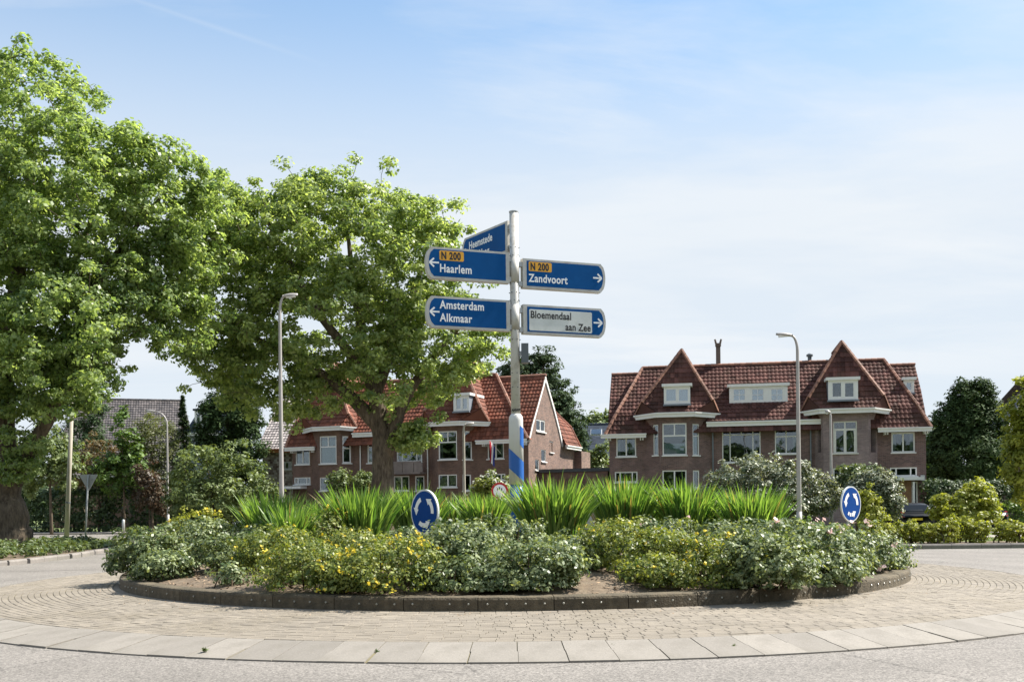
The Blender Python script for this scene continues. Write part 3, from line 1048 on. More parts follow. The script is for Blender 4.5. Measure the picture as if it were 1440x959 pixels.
def badge(sg, d, up, nrm, o, s0, s1, y0, y1, m, name='number_plate'):
    mb = MB()
    xs = sorted((s0, s1))
    r = .02
    poly = [(xs[0] + r, y0), (xs[1] - r, y0), (xs[1], y0 + r), (xs[1], y1 - r), (xs[1] - r, y1), (xs[0] + r, y1), (xs[0], y1 - r), (xs[0], y0 + r)]
    if d.cross(up).dot(nrm) < 0: poly = poly[::-1]
    mb.prism(poly, o + nrm * .003, d, up, nrm, .002)
    return mb.build(name, m, sg)


CAP = .235
# Haarlem
P_ = panel('direction_sign', dL, zL1, H1, LP, -1, 'upper left blue finger panel reading N 200 Haarlem')
badge(*P_, 1.52, 1.00, .055, .255, 'sign_orange')
text_at(*P_, 'N 200', 1.485, .085, .205, 'sign_black', False, bold=.009, space=1.1, sx=.74)
text_at(*P_, 'Haarlem', 1.52, -.185, CAP, 'sign_white', False, bold=.005, space=1.08)
mb = MB(); arrow(mb, P_[4] + P_[1] * 1.63, -P_[1], P_[2], P_[3], .20, -1); mb.build('arrow', 'sign_white', P_[0])
# Amsterdam Alkmaar
P_ = panel('direction_sign', dL, zL2, H1, LP, -1, 'lower left blue finger panel reading Amsterdam Alkmaar')
text_at(*P_, 'Amsterdam', 1.52, .075, CAP, 'sign_white', False, bold=.005, space=1.08)
text_at(*P_, 'Alkmaar', 1.52, -.19, CAP, 'sign_white', False, bold=.005, space=1.08)
mb = MB(); arrow(mb, P_[4] + P_[1] * 1.63, -P_[1], P_[2], P_[3], .20, -1); mb.build('arrow', 'sign_white', P_[0])
# Zandvoort
P_ = panel('direction_sign', dR, zR1, .62, 1.90, 1, 'upper right blue finger panel reading N 200 Zandvoort', x0=.165)
badge(*P_, .13, .65, .05, .25, 'sign_orange')
text_at(*P_, 'N 200', .165, .08, .205, 'sign_black', True, bold=.009, space=1.1, sx=.74)
text_at(*P_, 'Zandvoort', .13, -.175, CAP, 'sign_white', True, bold=.005, space=1.08)
mb = MB(); arrow(mb, P_[4] + P_[1] * 1.71, P_[1], P_[2], P_[3], .20, 1); mb.build('arrow', 'sign_white', P_[0])
# Bloemendaal aan Zee
P_ = panel('direction_sign', dR, zR2, .62, 1.90, 1, 'lower right finger panel with white field reading Bloemendaal aan Zee', x0=.165)
badge(*P_, .13, 1.57, -.235, .215, 'faded_white', 'white_field')
text_at(*P_[:4], P_[4] + P_[3] * .003, 'Bloemendaal', .155, .03, .215, 'sign_black', True, bold=.005, space=1.06)
text_at(*P_[:4], P_[4] + P_[3] * .003, 'aan Zee', .95, -.195, .215, 'sign_black', True, bold=.005, space=1.06)
mb = MB(); arrow(mb, P_[4] + P_[1] * 1.71, P_[1], P_[2], P_[3], .20, 1); mb.build('arrow', 'sign_white', P_[0])
# Heemstede / Den Haag
dB = Vector((-.575, .82, 0)).normalized()
zB = (ztop(309) + ztop(353)) / 2
P_ = panel('direction_sign', dB, zB, .66, LP, -1, 'topmost blue finger panel reading Heemstede Den Haag, turned away')
text_at(*P_, 'Heemstede', 1.50, .04, CAP, 'sign_white', False, bold=.005, space=1.08)
text_at(*P_, 'Den Haag', 1.50, -.22, CAP, 'sign_white', False, bold=.005, space=1.08)
mb = MB(); arrow(mb, P_[4] + P_[1] * 1.63, -P_[1], P_[2], P_[3], .20, -1); mb.build('arrow', 'sign_white', P_[0])
text('ANWB', .075, (-.085, -.101, ztop(579)), (1, 0, 0), (0, 0, 1), (0, -1, 0), 'sign_black', post, bold=.004)


# ------------------------------------------------------------------ round blue roundabout signs
def roundabout_sign(px, py, Y, dia, yaw, lean, label, damaged):
    c = at(px, py, Y)
    root = empty('roundabout_sign', (c.x, Y, 0), 0, label, 'road sign', 'round blue roundabout signs on the island')
    n = Vector((math.sin(yaw), -math.cos(yaw), 0))
    ax = Vector((math.cos(yaw), math.sin(yaw), 0))
    up = Vector((0, 0, 1))
    # leaning in the plane of the plate
    ax, up = ax * math.cos(lean) - up * math.sin(lean), up * math.cos(lean) + ax * math.sin(lean)
    o = Vector((0, 0, c.z))
    r = dia / 2

    def circ(rr, k=48): return [(rr * math.cos(2 * math.pi * i / k), rr * math.sin(2 * math.pi * i / k)) for i in range(k)]
    mb = MB(); mb.prism(circ(r), o, ax, up, n, .035); mb.build('rim', 'faded_white', root)
    mb = MB(); mb.prism(circ(r * .93), o + n * .003, ax, up, n, .002); mb.build('disc', 'disc_blue', root)
    mb = MB()
    mb.tube([o - up * (c.z + .1 - soil_z(c.x, Y)) - n * .07, o + up * r * .5 - n * .07], .03, 12)
    mb.build('post', 'galvanised', root, True)
    for k in (-.35, .3):
        mb = MB(); mb.box(o + up * r * k - n * .06, ax * .12, up * .02, n * .012)
        mb.build('clamp', 'galvanised', root)
    for q, a0 in enumerate((R(118), R(-2), R(238))):
        mb = MB()
        ri, ro, rc = r * .50, r * .70, r * .60
        a1 = a0 + R(52)
        k = 8
        out = [(ro * math.cos(a0 + (a1 - a0) * i / k), ro * math.sin(a0 + (a1 - a0) * i / k)) for i in range(k + 1)]
        inn = [(ri * math.cos(a0 + (a1 - a0) * i / k), ri * math.sin(a0 + (a1 - a0) * i / k)) for i in range(k + 1)]
        for i in range(k):
            if damaged and q == 2 and i in (2, 5): continue
            mb.prism([inn[i], out[i], out[i + 1], inn[i + 1]], o + n * .006, ax, up, n, .002)
        tip = a1 + R(30)
        hd = [(r * .42 * math.cos(a1), r * .42 * math.sin(a1)), (r * .80 * math.cos(a1), r * .80 * math.sin(a1)),
              (rc * 1.0 * math.cos(tip), rc * 1.0 * math.sin(tip))]
        mb.prism(hd, o + n * .007, ax, up, n, .002)
        mb.build('arrow', 'sign_white', root)
    return root


roundabout_sign(599, 719.5, 17.8, .80, R(-48), R(5), 'round blue roundabout sign tilted among the yellow and silver shrubs left of centre', False)
roundabout_sign(1199.5, 708.5, 21.4, .765, R(40), R(3), 'round blue roundabout sign at the right end of the island, bottom arrow scuffed', True)

# ------------------------------------------------------------------ houses
def clip(poly, axis, val, keep_less):
    out = []
    for i in range(len(poly)):
        a, b = poly[i], poly[(i + 1) % len(poly)]
        ia = (a[axis] <= val) if keep_less else (a[axis] >= val)
        ib = (b[axis] <= val) if keep_less else (b[axis] >= val)
        if ia: out.append(a)
        if ia != ib:
            f = (val - a[axis]) / (b[axis] - a[axis])
            out.append((a[0] + (b[0] - a[0]) * f, a[1] + (b[1] - a[1]) * f))
    return out


def tiled(mb, poly, e, tw=.245, th=.335, lift=.045, wave=.028, under=True):
    """real pantiles laid over a flat convex roof plane; e = eave direction"""
    P = [Vector(p) for p in poly]
    e = Vector(e).normalized()
    nrm = Vector((0, 0, 0))
    for i in range(1, len(P) - 1): nrm += (P[i] - P[0]).cross(P[i + 1] - P[0])
    nrm.normalize()
    if nrm.z < 0: nrm = -nrm
    b = nrm.cross(e).normalized()
    if b.z < 0: e = -e; b = nrm.cross(e).normalized()
    o = P[0]
    Q = [((p - o).dot(e), (p - o).dot(b)) for p in P]
    area = sum(Q[i][0] * Q[(i + 1) % len(Q)][1] - Q[(i + 1) % len(Q)][0] * Q[i][1] for i in range(len(Q)))
    if area < 0: Q = Q[::-1]
    u0, u1 = min(q[0] for q in Q), max(q[0] for q in Q)
    v0, v1 = min(q[1] for q in Q), max(q[1] for q in Q)
    if under:
        mb.face([o + e * x + b * y - nrm * .03 for x, y in Q], .4)
    cols = ((0, .30), (.30, .68), (.68, 1.0))
    hz = {0: wave * .75, .30: wave, .68: 0.0, 1.0: wave * .75}
    for r in range(int((v1 - v0) / th) + 1):
        va, vb = v0 + r * th, v0 + (r + 1) * th
        row = clip(clip(Q, 1, va, False), 1, vb, True)
        if len(row) < 3: continue
        ra, rb = min(p[0] for p in row), max(p[0] for p in row)
        for c in range(int((ra - u0) / tw), int((rb - u0) / tw) + 1):
            tone = random.random()
            jl = random.uniform(-.006, .006)
            for ca, cb in cols:
                xa, xb = u0 + (c + ca) * tw, u0 + (c + cb) * tw
                cell = clip(clip(row, 0, xa, False), 0, xb, True)
                if len(cell) < 3: continue
                pts = []
                for x, y in cell:
                    fx = (x - xa) / (xb - xa)
                    h = hz[ca] + (hz[cb] - hz[ca]) * fx + lift * (1 - (y - va) / th) + jl
                    pts.append(o + e * x + b * y + nrm * h)
                mb.face(pts, tone)
                lo = [p for p in cell if abs(p[1] - va) < 1e-6]
                if len(lo) >= 2:
                    lo.sort()
                    (xl, _), (xr, _) = lo[0], lo[-1]
                    hl = hz[ca] + (hz[cb] - hz[ca]) * (xl - xa) / (xb - xa) + lift + jl
                    hr = hz[ca] + (hz[cb] - hz[ca]) * (xr - xa) / (xb - xa) + lift + jl
                    A, B = o + e * xl + b * va, o + e * xr + b * va
                    mb.face([A - nrm * .01, B - nrm * .01, B + nrm * hr, A + nrm * hl], tone)


def ridge(mb, a, b, r=.12, step=.36, lift=.03):
    """half-round ridge or hip tiles, each slightly lapping the next"""
    a, b = Vector(a), Vector(b)
    d = (b - a); L = d.length; d.normalize()
    s = d.cross(Vector((0, 0, 1))).normalized()
    up = s.cross(d)
    k = max(1, int(L / step))
    for i in range(k):
        p, q = a + d * (L * i / k), a + d * (L * (i + 1) / k + .03)
        tone = random.random()
        ra, rb = r, r * .86
        ring = []
        for (c, rr) in ((p, ra), (q, rb)):
            ring.append([c + up * lift + s * (rr * math.cos(t_)) + up * (rr * math.sin(t_)) for t_ in (R(-25), R(30), R(90), R(150), R(205))])
        vs = ring[0] + ring[1]
        mb.mesh(vs, [(j, j + 1, j + 6, j + 5) for j in range(4)] + [(4, 3, 2, 1, 0), (5, 6, 7, 8, 9)], tone)


class Facet:
    """vertical wall plane in house coordinates; s runs to the viewer's right, n points outward"""
    def __init__(s, H, p, q):
        s.H, s.p, s.q = H, Vector((p[0], p[1], 0)), Vector((q[0], q[1], 0))
        s.d = (s.q - s.p).normalized(); s.L = (s.q - s.p).length
        s.n = Vector((s.d.y, -s.d.x, 0))

    def pt(s, a, z, out=0.0): return s.p + s.d * a + s.n * out + Vector((0, 0, z))

    def loc(s, px, py):
        """where the sight line through a photo pixel meets this wall: (s, z)"""
        a, b = pray(px, py)
        o = s.H.inv(Vector((0, 0, EYE))); r = s.H.inv(Vector((a, 1, EYE + b))) - o
        n = s.n
        t_ = (s.p - o).dot(n) / r.dot(n)
        P = o + r * t_
        return (P - s.p).dot(s.d), P.z

    def rect(s, x0, x1, y0, y1):
        a, zb = s.loc(x0, (y0 + y1) / 2); b, _ = s.loc(x1, (y0 + y1) / 2)
        xm = (x0 + x1) / 2
        return (a, b, s.loc(xm, y1)[1], s.loc(xm, y0)[1])

    def wall(s, mb, z0, z1, holes=(), rev=.10, s0=0.0, s1=None):
        s1 = s.L if s1 is None else s1
        us = sorted({s0, s1, *[min(max(h[k], s0), s1) for h in holes for k in (0, 1)]})
        zs = sorted({z0, z1, *[min(max(h[k], z0), z1) for h in holes for k in (2, 3)]})
        for i in range(len(us) - 1):
            for j in range(len(zs) - 1):
                um, zm = (us[i] + us[i + 1]) / 2, (zs[j] + zs[j + 1]) / 2
                if any(h[0] < um < h[1] and h[2] < zm < h[3] for h in holes): continue
                c = [(us[i], zs[j]), (us[i + 1], zs[j]), (us[i + 1], zs[j + 1]), (us[i], zs[j + 1])]
                mb.face([s.pt(a, z) for a, z in c], .5, [(a + s.p.x, z) for a, z in c])
        for h in holes:
            a, b, z0_, z1_ = h[:4]
            for (p, q) in (((a, z0_), (a, z1_)), ((b, z1_), (b, z0_)), ((a, z1_), (b, z1_)), ((b, z0_), (a, z0_))):
                mb.face([s.pt(*p), s.pt(*q), s.pt(*q, -rev), s.pt(*p, -rev)], .5,
                        [(0, p[1]), (0, q[1]), (rev, q[1]), (rev, p[1])])


class House:
    def __init__(s, name, x, y, th, label, z0=0.0):
        s.th = th
        s.o = Vector((x, y, 0))
        s.root = empty(name, (x, y, 0), -th, label, 'house')
        s.walls, s.holes = MB(), []

    def inv(s, P):
        d = P - s.o
        c, sn = math.cos(s.th), math.sin(s.th)
        return Vector((d.x * c - d.y * sn, d.x * sn + d.y * c, d.z))

    def u(s, px, yl, py=None):
        """house x of a photo column on the vertical plane y = yl; with py also the height"""
        a, b = pray(px, py if py is not None else 600)
        o = s.inv(Vector((0, 0, EYE))); r = s.inv(Vector((a, 1, EYE + b))) - o
        t_ = (yl - o.y) / r.y
        P = o + r * t_
        return P.x if py is None else (P.x, P.z)

    def part(s, mb, name, m, parent=None, smooth=False):
        return mb.build(name, m, parent or s.root, smooth)


def window(H, fc, rc, style='two', depth=.07, bar=.075, frame='white_paint', glass='window_glass', back=None, sill=True, parent=None, name='window', rise=.62):
    """casement window in a wall hole: frame with glazing bars, one pane object per light, a curtain or dark room behind"""
    a, b, z0, z1 = rc
    par = parent or H.root
    fr = MB()
    w_, h_ = b - a, z1 - z0
    up = Vector((0, 0, 1))
    t2 = bar / 2

    def vbar(x, za, zb, ww=t2, dd=.035, off=0):
        fr.box(fc.pt(x, (za + zb) / 2, -depth + off), fc.d * ww, fc.n * dd, up * ((zb - za) / 2))

    def hbar(xa, xb, z, ww=t2, dd=.035, off=0):
        fr.box(fc.pt((xa + xb) / 2, z, -depth + off), fc.d * ((xb - xa) / 2), fc.n * dd, up * ww)
    vbar(a + t2, z0, z1, off=.003); vbar(b - t2, z0, z1, off=.003)
    hbar(a + bar, b - bar, z0 + t2); hbar(a + bar, b - bar, z1 - t2)
    A, B, Z0, Z1 = a + bar, b - bar, z0 + bar, z1 - bar
    cells = []
    if style == 'one': cells = [(A, B, Z0, Z1)]
    elif style == 'two':
        m_ = (a + b) / 2
        vbar(m_, Z0, Z1, t2 * 1.1)
        cells = [(A, m_ - t2, Z0, Z1), (m_ + t2, B, Z0, Z1)]
    elif style == 'tee':
        zm, m_ = Z0 + (Z1 - Z0) * rise, (a + b) / 2
        hbar(A, B, zm, t2 * 1.1); vbar(m_, zm + t2, Z1, t2)
        cells = [(A, B, Z0, zm - t2), (A, m_ - t2, zm + t2, Z1), (m_ + t2, B, zm + t2, Z1)]
    elif style == 'cross':
        zm, m_ = Z0 + (Z1 - Z0) * rise, (a + b) / 2
        hbar(A, B, zm, t2 * .9); vbar(m_, Z0, zm - t2, t2 * .8); vbar(m_, zm + t2, Z1, t2 * .8)
        cells = [(A, m_ - t2, Z0, zm - t2), (m_ + t2, B, Z0, zm - t2), (A, m_ - t2, zm + t2, Z1), (m_ + t2, B, zm + t2, Z1)]
    elif style == 'narrow':
        zm = Z0 + (Z1 - Z0) * rise
        hbar(A, B, zm, t2 * .9)
        cells = [(A, B, Z0, zm - t2), (A, B, zm + t2, Z1)]
    elif style == 'six':
        zm, m_ = (Z0 + Z1) / 2, (a + b) / 2
        hbar(A, B, zm, .016); vbar(m_, Z0, zm - .016, .016); vbar(m_, zm + .016, Z1, .016)
        cells = [(A, m_ - .016, Z0, zm - .016), (m_ + .016, B, Z0, zm - .016), (A, m_ - .016, zm + .016, Z1), (m_ + .016, B, zm + .016, Z1)]
    elif style == 'side':      # small light, wide light, small light
        p, q = A + (B - A) * .2, A + (B - A) * .8
        vbar(p, Z0, Z1); vbar(q, Z0, Z1)
        cells = [(A, p - t2, Z0, Z1), (p + t2, q - t2, Z0, Z1), (q + t2, B, Z0, Z1)]
    elif style == 'group':     # wide glazed doors with transom lights
        zm = Z0 + (Z1 - Z0) * .76
        xs = [A, A + (B - A) * .19, A + (B - A) * .5, A + (B - A) * .82, B]
        hbar(A, B, zm, t2 * .8)
        for k, x in enumerate(xs[1:-1]):
            vbar(x, zm + t2, Z1, t2 * .8)
            if k != 1: vbar(x, Z0, zm - t2, t2 * .9)
        cells = [(xs[0], xs[1] - t2, Z0, zm - t2), (xs[1] + t2, xs[3] - t2, Z0, zm - t2), (xs[3] + t2, xs[4], Z0, zm - t2)] + \
                [(xs[k] + (t2 if k else 0), xs[k + 1] - (t2 if k < 3 else 0), zm + t2, Z1) for k in range(4)]
    elif style == 'doors':     # white french doors: two leaves with toplights
        zm, m_ = Z0 + (Z1 - Z0) * .76, (a + b) / 2
        hbar(A, B, zm, t2 * 1.5); vbar(m_, Z0, zm - t2 * 1.5, t2 * 2); vbar(m_, zm + t2 * 1.5, Z1, t2)
        vbar(A + .05, Z0, zm - t2, .05); vbar(B - .05, Z0, zm - t2, .05)
        cells = [(A + .1, m_ - .08, Z0, zm - t2), (m_ + .08, B - .1, Z0, zm - t2), (A, m_ - t2, zm + t2, Z1), (m_ + t2, B, zm + t2, Z1)]
    if sill:
        fr.box(fc.pt((a + b) / 2, z0 - .035, .02), fc.d * (w_ / 2 + .06), fc.n * .075, up * .034)
    f = H.part(fr, name, frame, par)
    for (x0, x1, y0, y1) in cells:
        mb = MB()
        mb.box(fc.pt((x0 + x1) / 2, (y0 + y1) / 2, -depth - .004), fc.d * ((x1 - x0) / 2), fc.n * .006, up * ((y1 - y0) / 2))
        mb.build('pane', glass, f if parent is None else par)
    if back:
        for (m_, fx0, fx1, fz0, fz1) in back:
            mb = MB()
            xx0, xx1 = A + (B - A) * fx0, A + (B - A) * fx1
            nf = max(1, int((xx1 - xx0) / .09)) if m_ == 'curtain' else 1
            prev = None
            zA, zB = Z0 + (Z1 - Z0) * fz0, Z0 + (Z1 - Z0) * fz1
            for i in range(nf + 1):
                x = xx0 + (xx1 - xx0) * i / nf
                of = -depth - .10 - (.035 if i % 2 and m_ == 'curtain' else 0)
                cur = (fc.pt(x, zA, of), fc.pt(x, zB, of))
                if prev: mb.face([prev[0], cur[0], cur[1], prev[1]])
                prev = cur
            mb.build('curtain' if m_ == 'curtain' else 'blind_and_sky_sheet', m_, f if parent is None else par)
    return f


def fascia(H, path, h=.26, d=.10, m='white_paint', name='gutter', z=None):
    """boxed white gutter following a polyline (x,y,z) in house coordinates; outside is to the right of travel reversed"""
    mb = MB()
    for i in range(len(path) - 1):
        a, b = Vector(path[i]), Vector(path[i + 1])
        e = (b - a); L = e.length; e.normalize()
        n = Vector((e.y, -e.x, 0)).normalized()
        up = n.cross(e); up = up if up.z > 0 else -up
        c = (a + b) / 2
        k = .002 * i
        mb.box(c - up * h * .36, e * (L / 2 + d * .35), n * d * .55, up * (h * .42 + k))
        mb.box(c + up * h * .12 + n * d * .3, e * (L / 2 + d * .6 + k), n * (d * .95 + k), up * h * .16)
    return H.part(mb, name, m)


def pipe(H, u, y, z0, z1, m='lead', name='drainpipe'):
    mb = MB()
    mb.tube([(u, y, z0), (u, y, z1 - .3), (u, y + .05, z1)], .045, 8)
    for z in np.arange(z0 + .6, z1 - .2, 1.8): mb.tube([(u, y, z - .03), (u, y, z + .03)], .062, 8)
    return H.part(mb, name, m, smooth=True)


DCURT = [('curtain', 0.0, .16, 0, 1), ('curtain', .84, 1, 0, 1)]


def twin_villa(label, x, y, th, W, tile, brick, cfg):
    H = House('brick_house', x, y, th, label)
    wb = MB()
    up = Vector((0, 0, 1))
    ZB = -.1
    zE, zR = cfg['eave'], cfg['ridge']
    yR = 3.2
    F0 = Facet(H, (0, 0), (W, 0))
    # --- bays: list of dicts with u0,u1 (outer), f0,f1 (front facet)
    bays = cfg['bays']
    front_holes = [F0.rect(*w_[:4]) for w_ in cfg['front']]
    segs = []
    cur = 0.0
    for b in bays:
        segs.append((cur, b['u0'])); cur = b['u1']
    segs.append((cur, W))
    for k, (a, b) in enumerate(segs):
        top = zE if k != 1 else cfg['ceave']
        F0.wall(wb, ZB, top + .25, [h for h in front_holes if a - .01 <= h[0] and h[1] <= b + .01], s0=a, s1=b)
    for w_, h in zip(cfg['front'], front_holes):
        window(H, F0, h, w_[4], **(w_[5] if len(w_) > 5 else {}))
    D = cfg['bayd']
    bayroof, ridges = MB(), MB()
    for bi, b in enumerate(bays):
        pts = [(b['u0'], 0), (b['f0'], -D), (b['f1'], -D), (b['u1'], 0)]
        zt = b['top']
        bw_ = MB() if b.get('brick') else wb
        for k in range(3):
            fc = Facet(H, pts[k], pts[k + 1])
            ws = b['win'][k]
            hs = [fc.rect(*w_[:4]) for w_ in ws]
            hs = [(max(.05, h[0]), min(fc.L - .05, h[1]), h[2], h[3]) for h in hs]
            fc.wall(bw_, ZB, zt, hs, rev=.5 if b.get('loggia') and k != 1 else .12)
            for w_, h in zip(ws, hs):
                if w_[4] == 'void': continue
                window(H, fc, h, w_[4], **(w_[5] if len(w_) > 5 else {}))
        if b.get('brick'):
            H.part(bw_, 'loggia', b['brick'])
        # overhanging gutter round the bay
        o = .38
        g = [(b['g0'], .05 - o * .2, zt), (b['f0'] - .22, -D - o, zt + .05), (b['f1'] + .22, -D - o, zt + .05), (b['g1'], .05 - o * .2, zt)]
        mbs = MB()
        mbs.face([(p[0], p[1], zt - .02) for p in g] + [(b['g1'], .6, zt - .02), (b['g0'], .6, zt - .02)])
        H.part(mbs, 'soffit', 'cream_paint')
        fascia(H, g, .27, .10)
        # steep roof over the bay: front slope and two sides
        ap = Vector((b['apex'][0], b['apy'], b['apex'][1]))
        l, r_ = Vector((b['g0'] + .05, -o * .3, zt + .10)), Vector((b['g1'] - .05, -o * .3, zt + .10))
        fl, fr_ = Vector((b['f0'] - .2, -D - o + .03, zt + .12)), Vector((b['f1'] + .2, -D - o + .03, zt + .12))
        kick = .9
        mid_l = Vector((b['g0'] + (ap.x - b['g0']) * .16, -D * .55 - .1, zt + .12 + (ap.z - zt) * .17))
        mid_r = Vector((b['g1'] + (ap.x - b['g1']) * .16, -D * .55 - .1, zt + .12 + (ap.z - zt) * .17))
        tiled(bayroof, [mid_l, mid_r, ap], (1, 0, 0))
        tiled(bayroof, [fl, fr_, mid_r, mid_l], (1, 0, 0))
        tiled(bayroof, [l, fl, mid_l], (fl - l))
        tiled(bayroof, [fr_, r_, mid_r], (r_ - fr_))
        bk = Vector((ap.x, 5.0, ap.z - .1))
        bl, br = Vector((b['g0'] - .1, 4.2, zt + .1)), Vector((b['g1'] + .1, 4.2, zt + .1))
        tiled(bayroof, [l, mid_l, ap, bk, bl], (0, 1, 0))
        tiled(bayroof, [r_, mid_r, ap, bk, br], (0, 1, 0))
        ridge(ridges, mid_l, ap); ridge(ridges, mid_r, ap); ridge(ridges, l, mid_l); ridge(ridges, r_, mid_r)
        ridge(ridges, ap, bk)
    H.part(wb, 'wall', brick)
    # --- remaining walls of the block, dark sheets added to keep light out of the rooms
    sd = MB()
    side_h = []
    FR = Facet(H, (W, 0), (W, 6.6))
    FL = Facet(H, (0, 6.6), (0, 0))
    FRb = Facet(H, (W, 6.6), (0, 6.6))
    sh = [FR.rect(*w_[:4]) for w_ in cfg.get('side', [])]
    FR.wall(sd, ZB, zE + .1, [h for h in sh if h[3] < zE])
    FL.wall(sd, ZB, zE + .1); FRb.wall(sd, ZB, zE + .1)
    for fcg, hs in ((FR, [h for h in sh if h[3] >= zE]), (FL, [])):
        # gable above the eaves, cut into strips so that windows stay open
        N_ = 24
        cut = [(.28, zE + .1), (.75, zE + 1.35), (1.6, zE + 2.5), (yR, zR - .25), (6.6 - 1.6, zE + 2.5), (6.6 - .75, zE + 1.35), (6.6 - .28, zE + .1)]
        ys = sorted({*np.linspace(.28, 6.32, N_), *[h[k] for h in hs for k in (0, 1)]})
        prof = lambda y_: float(np.interp(y_, [c[0] for c in cut], [c[1] for c in cut]))
        for a, b in zip(ys, ys[1:]):
            m_ = (a + b) / 2
            sa, sb = (a, b) if fcg is FR else (6.6 - a, 6.6 - b)
            zlo = zE + .1
            hh = [h for h in hs if h[0] < m_ < h[1]]
            spans = [(zlo, None)] if not hh else [(zlo, hh[0][2]), (hh[0][3], None)]
            for za, zb in spans:
                q = [(sa, za), (sb, za), (sb, zb if zb is not None else max(za, prof(b))), (sa, zb if zb is not None else max(za, prof(a)))]
                sd.face([fcg.pt(*p) for p in q], .5, [(p[0], p[1]) for p in q])
        for h in hs:
            for (p, q) in (((h[0], h[2]), (h[0], h[3])), ((h[1], h[3]), (h[1], h[2])), ((h[0], h[3]), (h[1], h[3])), ((h[1], h[2]), (h[0], h[2]))):
                sd.face([fcg.pt(*p), fcg.pt(*q), fcg.pt(*q, -.1), fcg.pt(*p, -.1)])
    H.part(sd, 'side_wall', cfg.get('side_brick', brick))
    for w_, h in zip(cfg.get('side', []), sh):
        window(H, FR, h, w_[4], **(w_[5] if len(w_) > 5 else {}))
    dk = MB()  # unseen ceiling, floor and back sheet, added to keep the interior dark
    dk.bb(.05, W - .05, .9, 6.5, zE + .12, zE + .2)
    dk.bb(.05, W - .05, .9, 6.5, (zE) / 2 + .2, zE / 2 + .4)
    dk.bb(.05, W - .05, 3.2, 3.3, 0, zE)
    H.part(dk, 'dark_room_sheets', 'room_dark')
    # --- roofs
    rf = MB()
    xa, xb = .12, W - .12
    fe = Vector((0, .10, zE + .12))
    for (ya, za, yb, zb) in ((-.05, zE + .12, .62, zE + 1.25), (.62, zE + 1.25, 1.55, zE + 2.45), (1.55, zE + 2.45, yR, zR)):
        tiled(rf, [(xa - .2, ya, za), (xb + .2, ya, za), (xb + .2, yb, zb), (xa - .2, yb, zb)], (1, 0, 0))
    for (ya, za, yb, zb) in ((6.65, zE + .12, 5.98, zE + 1.25), (5.98, zE + 1.25, 5.05, zE + 2.45), (5.05, zE + 2.45, yR, zR)):
        tiled(rf, [(xa - .2, ya, za), (xb + .2, ya, za), (xb + .2, yb, zb), (xa - .2, yb, zb)], (1, 0, 0))
    ridge(ridges, (xa - .2, yR, zR), (xb + .2, yR, zR))
    # main front block, standing a little proud of the gable roof, with hips at both ends
    h0, h1 = cfg['hips']
    zm = cfg['mridge']
    ym = yR - .35
    e0, e1 = Vector((-.18, -.55, zE + .06)), Vector((W + .18, -.55, zE + .06))
    k0, k1 = Vector((-.18 + (h0 + .18) * .30, .18, zE + .06 + (zm - zE) * .30)), Vector((W + .18 + (h1 - W - .18) * .30, .18, zE + .06 + (zm - zE) * .30))
    t0, t1 = Vector((h0, ym, zm)), Vector((h1, ym, zm))
    tiled(rf, [e0, e1, k1, k0], (1, 0, 0))
    tiled(rf, [k0, k1, t1, t0], (1, 0, 0))
    for (e, k, t_, sx) in ((e0, k0, t0, 1), (e1, k1, t1, -1)):
        k2, e2, t2 = k + Vector((sx * .05, 1.4, -.2)), e + Vector((0, .8, 0)), t_ + Vector((sx * .05, .5, -.35))
        for tri in ((e, k, k2), (e, k2, e2), (k, t_, t2), (k, t2, k2)): rf.face(tri, .4)
        ridge(ridges, e, k); ridge(ridges, k, t_)
    ridge(ridges, t0, t1)
    tiled(rf, [t0, t1, t1 + Vector((0, 1.2, -1.2)), t0 + Vector((0, 1.2, -1.2))], (1, 0, 0))
    # centre: the slope runs down to the middle gutter
    c0, c1 = cfg['centre']
    H.part(rf, 'roof', tile)
    H.part(bayroof, 'bay_roof', tile)
    H.part(ridges, 'ridge_tiles', cfg.get('ridge_m', 'ridge_mortar'))
    fascia(H, [(c0, -.42, cfg['ceave']), (c1, -.42, cfg['ceave'])], .28, .11)
    mbs = MB(); mbs.bb(c0 + .05, c1 - .05, -.36, .1, cfg['ceave'] - .13, cfg['ceave'] - .05)
    tiled_c = MB()
    tiled(tiled_c, [(c0, -.45, cfg['ceave'] + .1), (c1, -.45, cfg['ceave'] + .1), (c1, .55, cfg['ceave'] + 1.25), (c0, .55, cfg['ceave'] + 1.25)], (1, 0, 0))
    H.part(tiled_c, 'eave_roof', tile)
    H.part(mbs, 'soffit', 'cream_paint')
    for (a, b) in cfg['wing_g']:
        fascia(H, [(a, -.60, zE + .02), (b, -.60, zE + .02)], .24, .10)
        mbs = MB(); mbs.bb(a + .05, b - .05, -.55, .02, zE - .10, zE - .03)
        for k in (a + .35, b - .35):
            for q in (0, .14): mbs.bb(k + q, k + q + .07, -.5, -.003, zE - .30, zE - .10)
        H.part(mbs, 'eave_brackets', 'white_paint')
    # verges
    for xx in (W + .03,):
        mb = MB()
        prof = [(-.1, zE + .05), (.62, zE + 1.17), (1.55, zE + 2.37), (yR, zR - .06), (5.05, zE + 2.37), (5.98, zE + 1.17), (6.7, zE + .05)]
        for (ya, za), (yb, zb) in zip(prof, prof[1:]):
            d = Vector((0, yb - ya, zb - za)); L = d.length; d.normalize()
            n_ = Vector((0, -d.z, d.y))
            mb.box(Vector((xx, (ya + yb) / 2, (za + zb) / 2)) - n_ * .09, d * (L / 2 + .03), n_ * .10, (.05, 0, 0))
        H.part(mb, 'bargeboard', 'white_paint')
    return H, F0


